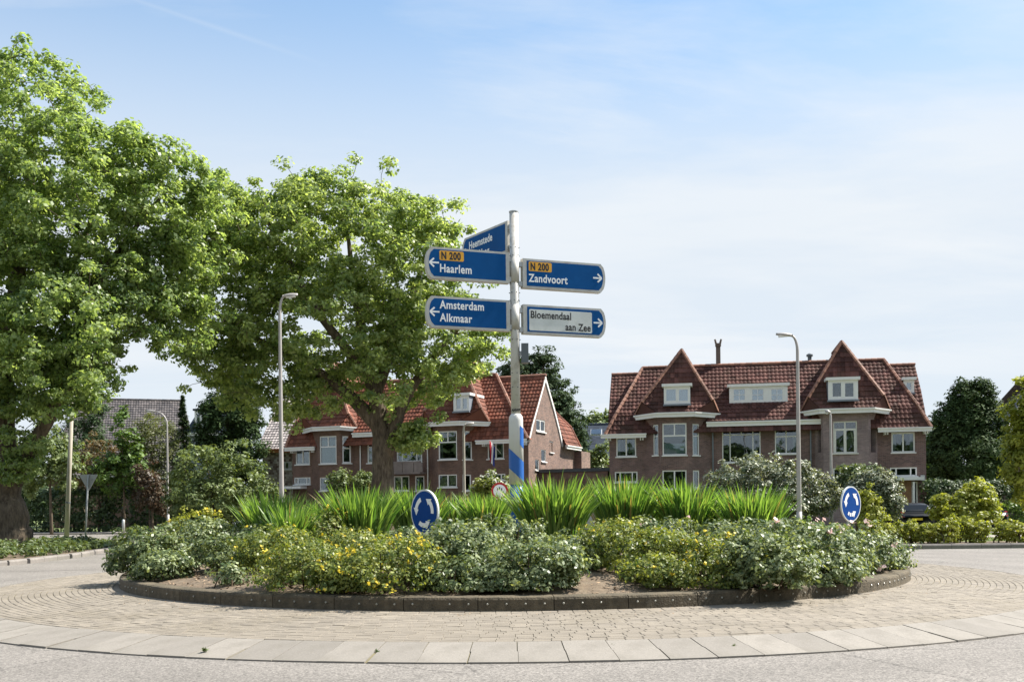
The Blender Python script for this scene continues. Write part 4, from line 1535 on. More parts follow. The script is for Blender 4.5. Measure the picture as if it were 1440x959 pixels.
def dormer(H, F, rc, slope_back, wins, label=None, cheek='lead', roofm='white_paint', over=.12, style='two', glass='window_glass_bright', back=None):
    """flat-roofed dormer: white front with windows, lead cheeks, overhanging lid"""
    a, b, z0, z1 = rc
    up = Vector((0, 0, 1))
    mb = MB()
    hs = wins
    F.wall(mb, z0, z1, hs, rev=.06, s0=a, s1=b)
    d = H.part(mb, 'dormer', 'white_paint')
    mb = MB()
    for x in (a, b):
        mb.face([F.pt(x, z0), F.pt(x, z1), F.pt(x, z1, -slope_back), F.pt(x, z0, -.1)])
    mb.build('cheek', cheek, d)
    mb = MB()
    mb.box(F.pt((a + b) / 2, z1 + .07, -slope_back / 2 + over / 2), F.d * ((b - a) / 2 + .12), F.n * (slope_back / 2 + over / 2), up * .085)
    mb.build('dormer_roof', roofm, d)
    mb = MB()
    mb.box(F.pt((a + b) / 2, z0 - .05, .02), F.d * ((b - a) / 2 + .05), F.n * .06, up * .05)
    mb.build('dormer_sill', 'lead', d)
    for h in hs:
        window(H, F, h, style, depth=.05, bar=.055, glass=glass, sill=False, parent=d, name='window', back=back)
    return d


# ---- right-hand house
xL, yL, thR = 6.10, 62.0, R(10.5)
tmp = House.__new__(House); tmp.th = thR; tmp.o = Vector((xL, yL, 0))
q = (1303 - 720) / F
Wr = (q * yL - xL) / (math.cos(thR) + q * math.sin(thR))
uR = lambda px, yl=0.0: tmp.u(px, yl)
zR_ = lambda px, py, yl=0.0: tmp.u(px, yl, py)[1]
wn = dict(back=DCURT)
cfg = dict(
    eave=zR_(1270, 603, -.6), ceave=zR_(1080, 593, -.42), ridge=zR_(880, 527, 3.2), mridge=zR_(1050, 513, 2.85),
    bayd=.75, hips=(uR(907, 2.85), uR(1246, 2.85)), centre=(uR(997, -.4), uR(1166, -.4)),
    wing_g=[(uR(848, -.6), uR(910, -.6)), (uR(1238, -.6), uR(1312, -.6))],
    front=[(869, 897, 615, 642, 'two', wn), (867, 899, 663, 678, 'side'), (1018, 1072, 598, 650, 'group', dict(bar=.06)), (1092, 1124, 594, 638, 'cross', dict(bar=.07, rise=.56, back=DCURT)),
           (1023, 1066, 664, 700, 'two'), (1093, 1122, 664, 690, 'two'),
           (1256, 1289, 608, 636, 'two', wn), (1254, 1292, 657, 669.5, 'side'), (1284.5, 1293, 677, 709, 'one', dict(sill=False))],
    bays=[dict(u0=uR(907), f0=uR(931, -.75), f1=uR(974, -.75), u1=uR(1001), g0=uR(896), g1=uR(1013), top=zR_(955, 582.5, -1.1), apex=tmp.u(961, .9, 493), apy=.9,
               win=[[(921, 928, 597, 640, 'narrow', dict(bar=.05))],
                    [(934, 968, 595, 640, 'tee', dict(back=[('blind_and_sky_sheet', 0, 1, 0, .36)])), (934, 968, 661, 688, 'two')],
                    [(976.5, 985.5, 596, 640, 'narrow', dict(bar=.055, back=[('blind_and_sky_sheet', 0, 1, 0, .6)])), (977, 986, 661, 686, 'one')]]),
          dict(u0=uR(1148), f0=uR(1160, -.75), f1=uR(1224, -.75), u1=uR(1236), g0=uR(1129), g1=uR(1253), top=zR_(1190, 577, -1.1), apex=tmp.u(1186, .9, 481.5), apy=.9, brick='brick_purple', loggia=True,
               win=[[(1152, 1157, 592, 636, 'void')],
                    [(1174, 1208, 592, 637, 'doors', dict(depth=.10, frame='cream_paint')), (1174, 1195, 658, 680, 'two')],
                    [(1227, 1234, 590, 636, 'void')]])])
HR, FR0 = twin_villa('broad brown brick house with two pointed tiled bay roofs, right of the signpost', xL, yL, thR, Wr, 'tile_brown', 'brick_dark', cfg)
# dormers
for (x0, x1, y0, y1, yl, ws, st, sb) in ((936, 973, 543, 568, -1.0, [(938, 954), (956, 971)], 'one', 2.2), (1028, 1110, 543, 567, .55, [(1033, 1051), (1059, 1077), (1086, 1104)], 'six', 1.6),
                                         (1167, 1209, 534, 562, -1.0, [(1172, 1186.5), (1189.5, 1204)], 'one', 2.2), (1273, 1288, 534, 552, 1.3, [(1276, 1285)], 'one', 1.0)):
    Fd = Facet(HR, (0, yl), (Wr, yl))
    rc = Fd.rect(x0, x1, y0, y1)
    hs = []
    for (a, b) in ws:
        r_ = Fd.rect(a, b, y0 + 3.2, y1 - 3.2)
        hs.append(r_)
    dormer(HR, Fd, rc, sb, hs, style=st, glass='window_glass' if x0 == 1167 else 'window_glass_bright', back=[('blind_and_sky_sheet', 0, 1, 0, 1)] if st == 'six' or x0 == 936 else None)  # full pale blue sheets stand in for sky reflected in the dormer panes
# chimneys and vent
mb = MB()
c = tmp.u(1012.5, 3.0, 513); z1 = tmp.u(1012.5, 3.0, 487)[1]
mb.bb(c[0] - .14, c[0] + .14, 2.86, 3.14, c[1] - .5, z1)
mb.bb(c[0] - .18, c[0] + .18, 2.8, 3.2, z1, z1 + .18)
for k in (-.13, .13): mb.tube([(c[0] + k, 3.0, z1 + .18), (c[0] + k * 1.5, 3.0, z1 + .45)], [.07, .055], 8)
HR.part(mb, 'chimney', 'brick_brown')
mb = MB()
c = tmp.u(1141, 3.0, 508)
mb.tube([(c[0], 3, c[1] - .2), (c[0], 3, c[1] + .28), (c[0], 3, c[1] + .30), (c[0], 3, c[1] + .42), (c[0], 3, c[1] + .5)], [.12, .12, .2, .2, .06], 10)
HR.part(mb, 'roof_vent', 'box_grey')
# dark lintel band over the glazed doors, drainpipes, front door with canopy, balcony
r_ = FR0.rect(1018, 1072, 592.5, 598)
mb = MB(); mb.box(FR0.pt((r_[0] + r_[1]) / 2, (r_[2] + r_[3]) / 2 - .02, .03), FR0.d * ((r_[1] - r_[0]) / 2), FR0.n * .03, (0, 0, (r_[3] - r_[2]) / 2))
HR.part(mb, 'awning_box', 'sign_black')
for px, y1 in ((1004.5, 585), (1142, 585)):
    pipe(HR, uR(px), -.08, 0, zR_(px, y1))
r_ = FR0.rect(1260, 1284, 676, 726)
mb = MB()
mb.box(FR0.pt((r_[0] + r_[1]) / 2, (r_[2] + r_[3]) / 2, .02), FR0.d * ((r_[1] - r_[0]) / 2), FR0.n * .025, (0, 0, (r_[3] - r_[2]) / 2))
dw = (r_[1] - r_[0]) / 2; zc_ = (r_[2] + r_[3]) / 2
for q in (-.5, .5):
    mb.box(FR0.pt((r_[0] + r_[1]) / 2 + q * dw, zc_ - .45, .05), FR0.d * dw * .32, FR0.n * .012, (0, 0, .42))
    mb.box(FR0.pt((r_[0] + r_[1]) / 2 + q * dw, zc_ + .52, .05), FR0.d * dw * .32, FR0.n * .012, (0, 0, .38))
dr = HR.part(mb, 'door', 'door_wood')
mb = MB(); mb.tube([FR0.pt(r_[0] + .25, zc_, .05), FR0.pt(r_[0] + .25, zc_, .11)], .035, 8); mb.build('door_handle', 'galvanised', dr)
mb = MB(); mb.box(FR0.pt((r_[0] + r_[1]) / 2, r_[2] - .09, .5), FR0.d * (dw + .5), FR0.n * .5, (0, 0, .085)); HR.part(mb, 'doorstep', 'pavement')
mb = MB()
r2_ = FR0.rect(1258, 1297, 671, 675.5)
mb.box(FR0.pt((r2_[0] + r2_[1]) / 2, (r2_[2] + r2_[3]) / 2, .45), FR0.d * ((r2_[1] - r2_[0]) / 2), FR0.n * .44, (0, 0, .09))
for sx_ in (r2_[1] - .55,):
    mb.box(FR0.pt(sx_, (r_[2] + r2_[2]) / 2 - .06, .80), FR0.d * .05, FR0.n * .05, (0, 0, (r2_[2] - r_[2]) / 2 - .04))
HR.part(mb, 'door_canopy', 'white_paint')
mb = MB(); mb.box(FR0.pt(uR(1299), 3.0, .05), FR0.d * .12, FR0.n * .04, (0, 0, .16)); HR.part(mb, 'wall_lamp', 'galvanised')

# ---- left-hand house
xl2, yl2, th2 = -15.62, 71.0, R(22)
tm2 = House.__new__(House); tm2.th = th2; tm2.o = Vector((xl2, yl2, 0))
q = (744 - 720) / F
Wl = (q * yl2 - xl2) / (math.cos(th2) + q * math.sin(th2))
uL = lambda px, yl=0.0: tm2.u(px, yl)
zL_ = lambda px, py, yl=0.0: tm2.u(px, yl, py)[1]
cfg = dict(
    eave=zL_(705, 620, -.6), ceave=zL_(560, 608, -.42), ridge=zL_(740, 530, 3.2), mridge=zL_(700, 527, 2.85),
    bayd=.75, hips=(uL(448, 2.85), uL(701, 2.85)), centre=(uL(499, -.4), uL(606, -.4)),
    wing_g=[(uL(403, -.6), uL(444, -.6)), (uL(672, -.6), uL(742, -.6))], ridge_m='ridge_mortar', side_brick='brick_red',
    front=[(418, 438, 630, 653, 'two', dict(back=DCURT)), (416, 439, 671, 681, 'side'), (519, 528, 614, 651, 'narrow'),
           (560, 596, 611, 650, 'group', dict(bar=.12)), (556, 578, 669, 690, 'two'), (586, 599, 669, 690, 'one'),
           (688, 711, 620.5, 645, 'two', dict(back=DCURT)), (688, 713, 666, 675, 'side')],
    bays=[dict(u0=uL(441), f0=uL(450, -.75), f1=uL(481, -.75), u1=uL(500), g0=uL(429), g1=uL(505), top=zL_(468, 602, -1.1), apex=tm2.u(470, .9, 510), apy=.9,
               win=[[], [(452, 475.5, 613, 652, 'tee', dict(back=[('blind_and_sky_sheet', 0, 1, 0, .9)])), (452, 466, 671, 690, 'one')],
                    [(484, 496, 613, 651, 'narrow', dict(bar=.09, rise=.55))]]),
          dict(u0=uL(609), f0=uL(617, -.75), f1=uL(648, -.75), u1=uL(673), g0=uL(598), g1=uL(691), top=zL_(640, 595, -1.1), apex=tm2.u(648, .9, 500), apy=.9,
               win=[[], [(619, 645, 606, 646, 'tee', dict(back=[('curtain', 0, .12, 0, 1)])), (619, 645, 667, 685, 'two', dict(back=[('curtain', 0, 1, 0, .9)]))],
                    [(653, 666, 606, 646, 'narrow', dict(bar=.07, back=[('blind_and_sky_sheet', 0, 1, .64, 1)])), (653, 665, 667, 690, 'one')]])])
FRg = None
sidecfg = [(756.5, 769, 590, 607, 'two', dict(bar=.09)), (763.5, 770, 632, 649, 'one', dict(bar=.06)), (775, 780, 620, 636, 'one', dict(bar=.06)), (755, 760.5, 646, 661, 'one', dict(bar=.06))]
cfg['side'] = sidecfg
HL, FL0 = twin_villa('brown brick house with red tiled roof and brick gable end, behind the big tree', xl2, yl2, th2, Wl, 'tile_red', 'brick_brown', cfg)
Fd = Facet(HL, (0, -1.0), (Wl, -1.0))
dormer(HL, Fd, Fd.rect(640, 662, 556, 578), 2.2, [Fd.rect(643, 651, 559, 576), Fd.rect(652, 660, 559, 576)], style='one')
for px, y1 in ((509.5, 606), (604, 606)):
    pipe(HL, uL(px), -.08, 0, zL_(px, y1), 'white_paint')
# balcony with pierced dark parapet
r_ = FL0.rect(553, 601, 651, 667)
mb = MB()
mb.box(FL0.pt((r_[0] + r_[1]) / 2, r_[2] + .06, .45), FL0.d * ((r_[1] - r_[0]) / 2 + .04), FL0.n * .45, (0, 0, .06))
nb = 9
for k in range(nb + 1):
    x = r_[0] + (r_[1] - r_[0]) * k / nb
    mb.box(FL0.pt(x, (r_[2] + r_[3]) / 2 + .05, .84), FL0.d * (.12 if k % 3 else .2), FL0.n * .05, (0, 0, (r_[3] - r_[2]) / 2 - .07))
mb.box(FL0.pt((r_[0] + r_[1]) / 2, r_[3] + .03, .84), FL0.d * ((r_[1] - r_[0]) / 2 + .06), FL0.n * .07, (0, 0, .05))
HL.part(mb, 'balcony', 'brick_dark')
mb = MB()
r_ = FL0.rect(410, 434, 683, 685.5)
mb.box(FL0.pt((r_[0] + r_[1]) / 2, r_[2], .4), FL0.d * ((r_[1] - r_[0]) / 2), FL0.n * .4, (0, 0, .09))
HL.part(mb, 'door_canopy', 'white_paint')
# rear wing: its tiled slope faces right, ending in a white gutter, low brick wing behind it
zE2 = HL.walls and cfg['eave']
mb = MB()
A, B = Vector((Wl + .35, 6.5, cfg['eave'] + .0)), Vector((Wl + .35, 9.7, cfg['eave'] + .0))
A2, B2 = Vector((Wl - .35, 6.5, cfg['eave'] + 1.5)), Vector((Wl - .35, 9.6, cfg['eave'] + 1.5))
A3, B3 = Vector((Wl - 2.2, 5.2, cfg['eave'] + 3.4)), Vector((Wl - 2.2, 9.3, cfg['eave'] + 3.4))
tiled(mb, [A, B, B2, A2], (0, 1, 0)); tiled(mb, [A2, B2, B3, A3], (0, 1, 0))
ridge(mb, B, B2, .10); ridge(mb, B2, B3, .10)
HL.part(mb, 'rear_roof', 'tile_red')
fascia(HL, [(Wl + .36, 6.55, cfg['eave'] - .02), (Wl + .36, 9.75, cfg['eave'] - .02)], .24, .10)
mb = MB()
Fq = Facet(HL, (Wl - .03, 6.6), (Wl - .03, 9.5)); Fq.wall(mb, -.1, cfg['eave'] + .1)
Fq2 = Facet(HL, (Wl - .03, 9.5), (Wl - 6, 9.5)); Fq2.wall(mb, -.1, cfg['eave'] + 1)
zt_ = cfg['eave'] - .25
for (p, q_) in (((Wl - .02, 9.5), (Wl + .5, 9.5)), ((Wl + .5, 9.5), (Wl + .5, 11.6)), ((Wl + .5, 11.6), (Wl - 3, 11.6))):
    Facet(HL, p, q_).wall(mb, -.1, zt_)
mb.face([(Wl - 3, 9.5, zt_), (Wl + .5, 9.5, zt_), (Wl + .5, 11.6, zt_), (Wl - 3, 11.6, zt_)])
HL.part(mb, 'rear_wing', 'brick_red')

# ---- flag hanging from the left house
c = tm2.u(691, -.12, 627)
wp = lambda u_, y_, z_: Vector((xl2 + u_ * math.cos(th2) + y_ * math.sin(th2), yl2 - u_ * math.sin(th2) + y_ * math.cos(th2), z_))
fo = wp(c[0] + .75, -.02, c[1] - .5)
flag = empty('flag', fo, -th2, 'red, white and blue flag hanging limp from the brick house beside a small window', 'flag')
mb = MB(); mb.tube([(0, 0, 0), (-.55, -1.35, .95)], .022, 8); mb.build('flagpole', 'white_paint', flag)
tipv = Vector((-.55, -1.35, .95))
for k, m_ in enumerate(('flag_red', 'flag_white', 'flag_blue')):
    mb = MB()
    nx, nz = 6, 9
    for j in range(nz):
        for i in range(nx):
            def fp(i, j):
                s_ = (i + k * nx) / (3 * nx); f = j / nz
                ww = .55 * (1 - .55 * f) * s_
                return tipv * (1 - .42 * s_) + Vector((.05 * math.sin(7 * s_ * 3 + f * 3), .07 * math.sin(9 * s_ * 2), -1.55 * f - .12 * s_)) * 1.0 + Vector((ww * .15, 0, 0))
            mb.face([fp(i, j), fp(i + 1, j), fp(i + 1, j + 1), fp(i, j + 1)])
    mb.build('stripe', m_, flag)
flag.scale = (.62, .8, .85)

# ---- brick garage between the two houses
def block(name, label, cat, pts, z, wallm, topm, lip=.12, over=.08):
    root = empty(name, (pts[0][0], pts[0][1], 0), 0, label, cat)
    H = House.__new__(House); H.th = 0; H.o = Vector((pts[0][0], pts[0][1], 0)); H.root = root
    o = Vector(pts[0])
    P = [(p[0] - pts[0][0], p[1] - pts[0][1]) for p in pts]
    mb = MB()
    for i in range(len(P)):
        Facet(H, P[i], P[(i + 1) % len(P)]).wall(mb, -.15, z)
    mb.build('wall', wallm, root)
    mb = MB()
    cx, cy = sum(p[0] for p in P) / len(P), sum(p[1] for p in P) / len(P)
    big = [(p[0] + over * (1 if p[0] > cx else -1), p[1] + over * (1 if p[1] > cy else -1)) for p in P]
    mb.prism(big, (0, 0, z + lip + .01), (1, 0, 0), (0, 1, 0), (0, 0, 1), lip)
    mb.build('roof', topm, root)
    return root


a, b = at(745, 661, 66.3), at(857, 657, 63.5)
G = block('garage', 'low flat-roofed dark brick garage between the two brick houses', 'garage',
          [(a.x, a.y), (b.x, b.y), (b.x + 1, b.y + 7), (a.x + 1.5, a.y + 7)], at(800, 664, 65).z, 'brick_brown', 'bitumen', .22, .15)
mb = MB()
dv = Vector((b.x - a.x, b.y - a.y, 0)); nv = Vector((dv.y, -dv.x, 0)).normalized()
for f0 in (.12, .42, .70):
    c0 = dv * (f0 + .11) + nv * .03 + Vector((0, 0, 1.15))
    mb.box(c0, dv * .11, nv * .03, (0, 0, 1.1))
    for k in range(5): mb.box(c0 + nv * .035 + Vector((0, 0, -.9 + k * .45)), dv * .105, nv * .012, (0, 0, .19))
mb.build('garage_door', 'cream_paint', G)


# ---- houses farther back
def gable_house(name, label, px0, px1, Y, y_eave, y_ridge, depth, wall, tile, th=0.0, wins=(), ridge_axis='x', gutter='white_paint', hip=0.0, grp=None):
    p0, p1 = at(px0, 700, Y), at(px1, 700, Y)
    W = (p1.x - p0.x) / math.cos(th)
    H = House(name, p0.x, p0.y, th, label)
    ze = H.u((px0 + px1) / 2, 0, y_eave)[1]; zr = H.u((px0 + px1) / 2, depth / 2, y_ridge)[1]
    mb = MB()
    Fs = [Facet(H, (0, 0), (W, 0)), Facet(H, (W, 0), (W, depth)), Facet(H, (W, depth), (0, depth)), Facet(H, (0, depth), (0, 0))]
    hs = [Fs[0].rect(*w_[:4]) for w_ in wins if w_[3] > y_eave]
    Fs[0].wall(mb, -.1, ze, hs)
    for f in Fs[1:]: f.wall(mb, -.1, ze)
    if not hip:
        for x in (0, W): mb.face([(x, 0, ze), (x, depth, ze), (x, depth / 2, zr - .1)], .5, [(0, 0), (depth, 0), (depth / 2, zr - ze)])
    H.part(mb, 'wall', wall)
    for w_, h in zip([w_ for w_ in wins if w_[3] > y_eave], hs): window(H, Fs[0], h, w_[4], bar=.09)
    rf, rd = MB(), MB()
    kw = dict(lift=.014, wave=.0, tw=.3, th=.22) if 'slate' in tile else {}
    o = .35
    a0, a1 = -o, W + o
    r0, r1 = (hip, W - hip) if hip else (a0, a1)
    tiled(rf, [(a0, -o, ze - .1), (a1, -o, ze - .1), (r1, depth / 2, zr), (r0, depth / 2, zr)], (1, 0, 0), **kw)
    tiled(rf, [(a0, depth + o, ze - .1), (a1, depth + o, ze - .1), (r1, depth / 2, zr), (r0, depth / 2, zr)], (1, 0, 0), **kw)
    if hip:
        tiled(rf, [(a0, -o, ze - .1), (a0, depth + o, ze - .1), (r0, depth / 2, zr)], (0, 1, 0))
        tiled(rf, [(a1, -o, ze - .1), (a1, depth + o, ze - .1), (r1, depth / 2, zr)], (0, 1, 0))
        for (p, q_) in (((a0, -o), r0), ((a1, -o), r1)): ridge(rd, (p[0], p[1], ze - .1), (q_, depth / 2, zr))
    ridge(rd, (r0, depth / 2, zr), (r1, depth / 2, zr))
    H.part(rf, 'roof', tile); H.part(rd, 'ridge_tiles', tile)
    fascia(H, [(a0, -o - .05, ze - .16), (a1, -o - .05, ze - .16)], .26, .1, gutter)
    return H, Fs, W, ze, zr


gable_house('tiled_house', 'house with a big grey tiled roof rising behind the garden trees, far left', 70, 268, 92, 668, 562, 13, 'brick_brown', 'tile_grey', R(-16), hip=2.0)
Hs, Fs, Ws, ze, zr = gable_house('slate_house', 'small slate-roofed gable house behind the dark yew, left', 270, 330, 90, 607, 572, 7, 'lead', 'slate_blue', R(5))
Fd = Facet(Hs, (0, -.5), (Ws, -.5))
dormer(Hs, Fd, Fd.rect(276, 293, 577, 601), 3.0, [Fd.rect(278, 284, 580, 597), Fd.rect(285.5, 291.5, 580, 597)], style='one', cheek='slate_blue', roofm='slate_blue')
gable_house('tiled_house', 'house with pale shiny tiles, orange fascia and chequered brick wall, left of the brown house', 372, 432, 78, 630, 560, 10, 'brick_check', 'tile_pale', R(8), wins=[(399.5, 412, 649, 660, 'side')], gutter='fascia_orange')
Hb, Fs, Wb, ze, zr = gable_house('slate_house', 'dark blue slate roofed house seen between the two brick houses', 806, 872, 95, 640, 597, 9, 'brick_brown', 'slate_blue', R(6))
p = Hb.u(841, -.2 + 1.2, 608)
mb = MB()
mb.box((p[0], 1.05, p[1]), (.55, 0, 0), (0, .42, .42 * (zr - ze) / 4.85), (0, -.05, .06))
sk = Hb.part(mb, 'skylight', 'galvanised')
mb = MB()
mb.box((p[0], .98, p[1] + .07), (.47, 0, 0), (0, .36, .36 * (zr - ze) / 4.85), (0, -.02, .02))
mb.build('pane', 'window_glass_bright', sk)
gable_house('tiled_house', 'brown tiled house roof cut by the right edge of the picture', 1426, 1530, 72, 600, 530, 9, 'brick_dark', 'tile_grey', R(8), hip=3.2)

# ------------------------------------------------------------------ lamp posts, poles, signs
def lamp_post(px, ptop, Y, arm_px, label, base_r=.09, top_r=.055, head=(.62, .13), z0=0.0, m='lamp_mast', bend=.75, grp=None):
    """tapered mast curving into an arm with a flat lamp head; arm_px = photo column of the head's tip"""
    b = at(px, 700, Y)
    top = at(px, ptop, Y)
    tip = at(arm_px, ptop, Y)
    L = tip.x - top.x
    sg = 1 if L > 0 else -1
    H_ = top.z - z0
    root = empty('street_lamp', (b.x, Y, z0), 0, label, 'street lamp', grp)
    hl = min(head[0], abs(L) * .75)
    al = abs(L) - hl
    pts = [(0, 0, -.1), (0, 0, 1.2), (0, 0, H_ - bend)]
    rr = [base_r, base_r, top_r]
    for i in range(1, 7):
        f = i / 6 * math.pi / 2
        pts.append((sg * al * (1 - math.cos(f)), 0, H_ - bend + (bend - .12) * math.sin(f)))
        rr.append(top_r * (1 - .35 * i / 6))
    mb = MB(); mb.tube(pts, rr, 12); mb.build('mast', m, root, True)
    mb = MB(); mb.tube([(0, 0, .2), (0, 0, 1.25)], [base_r + .012, base_r + .012], 12); mb.build('mast_sleeve', m, root, True)
    mb = MB()
    o = Vector((sg * (al - .05), 0, H_ - .12))
    n = 9
    rings = []
    for i in range(n):
        f = i / (n - 1)
        w_ = .5 * (.20 * (math.sin(math.pi * min(1, .12 + f * .95)) ** .6) + .05)
        h_ = head[1] * (.45 + .55 * math.sin(math.pi * (.1 + .8 * f)))
        c = o + Vector((sg * (hl + .05) * f, 0, .06 * f))
        rings.append([c + Vector((0, w_ * math.cos(a), h_ * (.75 if math.sin(a) > 0 else .35) * math.sin(a))) for a in [2 * math.pi * k / 10 for k in range(10)]])
    vs = [p for r in rings for p in r]
    fs = [(i * 10 + k, i * 10 + (k + 1) % 10, (i + 1) * 10 + (k + 1) % 10, (i + 1) * 10 + k) for i in range(n - 1) for k in range(10)]
    fs += [tuple(range(10)), tuple((n - 1) * 10 + k for k in range(10))]
    mb.mesh(vs, fs); hd = mb.build('lamp_head', 'lamp_mast', root, True)
    mb = MB()
    mb.box(o + Vector((sg * hl * .58, 0, .0)), (hl * .32, 0, .02), (0, .075, 0), (0, 0, .035)); mb.build('lens', 'lamp_glass', hd)
    return root


lamp_post(398.5, 413, 38, 424, 'tall pale street lamp with curved neck in front of the big leafy tree', .095, .06)
lamp_post(1126, 468, 40, 1096, 'tall pale street lamp in front of the right-hand house, head pointing left', .10, .062)
lamp_post(238.5, 576, 66, 209, 'slim street lamp with long arm before the garden trees on the left', .075, .05, bend=1.0)
lamp_post(655.5, 594, 52, 670, 'short street lamp with cream head in front of the left brick house', .075, .055, head=(.40, .14), bend=.35, m='concrete_mast')
lamp_post(1171.5, 577, 47, 1164, 'slim short lamp mast before the loggia of the right-hand house', .07, .055, head=(.22, .16), bend=.3)

b = at(95.5, 755, 47.5)
root = empty('wooden_pole', (b.x, 47.5, 0.1), 0, 'leaning pale pole with a dark band standing on the grass verge by the big trunk', 'pole')
t_ = at(104, 560, 47.5)
mb = MB(); mb.tube([(0, 0, -.1), (t_.x - b.x, 0, t_.z - .1)], [.115, .085], 12); mb.build('shaft', 'concrete_mast', root, True)
mb = MB()
f = .27; c = Vector(((t_.x - b.x) * f, 0, (t_.z - .1) * f))
mb.tube([c, c + Vector((.01, 0, .07))], .122, 12); mb.build('band', 'box_grey', root)

b = at(122, 759, 46); t_ = at(126.5, 667, 46)
root = empty('yield_sign', (b.x, 46, .1), 0, 'grey back of a triangular yield sign on a leaning post, left verge', 'road sign')
mb = MB(); mb.tube([(0, 0, -.1), (t_.x - b.x, 0, t_.z - .1)], .04, 10); mb.build('post', 'galvanised', root, True)
cz = t_.z - .13; cx_0 = t_.x - b.x - .02
mb = MB()
tri = [(-.42, 0), (-.39, .03), (.39, .03), (.42, 0), (.03, -.70), (-.03, -.70)][::-1]
mb.prism(tri, (cx_0, .05, cz), (1, 0, 0), (0, 0, 1), (0, -1, 0), .03); mb.build('plate', 'galvanised', root)
mb = MB()
mb.prism([(x * .99, z * .99) for x, z in tri], (cx_0, .085, cz), (1, 0, 0), (0, 0, 1), (0, -1, 0), .003); mb.build('front_face', 'sign_white', root)
mb = MB(); mb.bb(cx_0 - .16, cx_0 + .16, .0, .045, cz - .2, cz - .15); mb.build('clamp', 'galvanised', root)

c = at(705, 690, 44)
root = empty('prohibition_sign', (c.x, 44, 0), 0, 'round white traffic sign with red rim just showing above the green blades', 'road sign')
circ = lambda r, n=40: [(r * math.cos(2 * math.pi * i / n), r * math.sin(2 * math.pi * i / n)) for i in range(n)]
mb = MB(); mb.prism(circ(.38), (0, 0, c.z), (1, 0, 0), (0, 0, 1), (0, -1, 0), .03); mb.build('rim', 'sign_red', root)
mb = MB(); mb.prism(circ(.28), (0, -.003, c.z), (1, 0, 0), (0, 0, 1), (0, -1, 0), .002); mb.build('disc', 'sign_white', root)
mb = MB()
for i in range(3): mb.box((-.09 + .09 * i, -.007, c.z + .12 - .05 * abs(i - 1)), (.025, 0, 0), (0, .001, 0), (0, 0, .05))
mb.build('symbol', 'sign_black', root)
mb = MB(); mb.tube([(0, .05, -.1), (0, .05, c.z + .3)], .035, 10); mb.build('post', 'galvanised', root)

for (px, py, Y, hgt, lab) in ((296 - 120 / 1 + 0, 741, 64, .9, 'low grey bollard in the shade of the hedge, left'), (292, 738, 62, 1.0, 'thin grey post with a pale cap behind the yellow shrub')):
    b = at(px, 741, Y)
    root = empty('bollard', (b.x, Y, 0.05), 0, lab, 'bollard')
    mb = MB(); mb.tube([(0, 0, 0), (0, 0, hgt), (0, 0, hgt + .05)], [.09, .085, .03], 10); mb.build('shaft', 'galvanised', root, True)


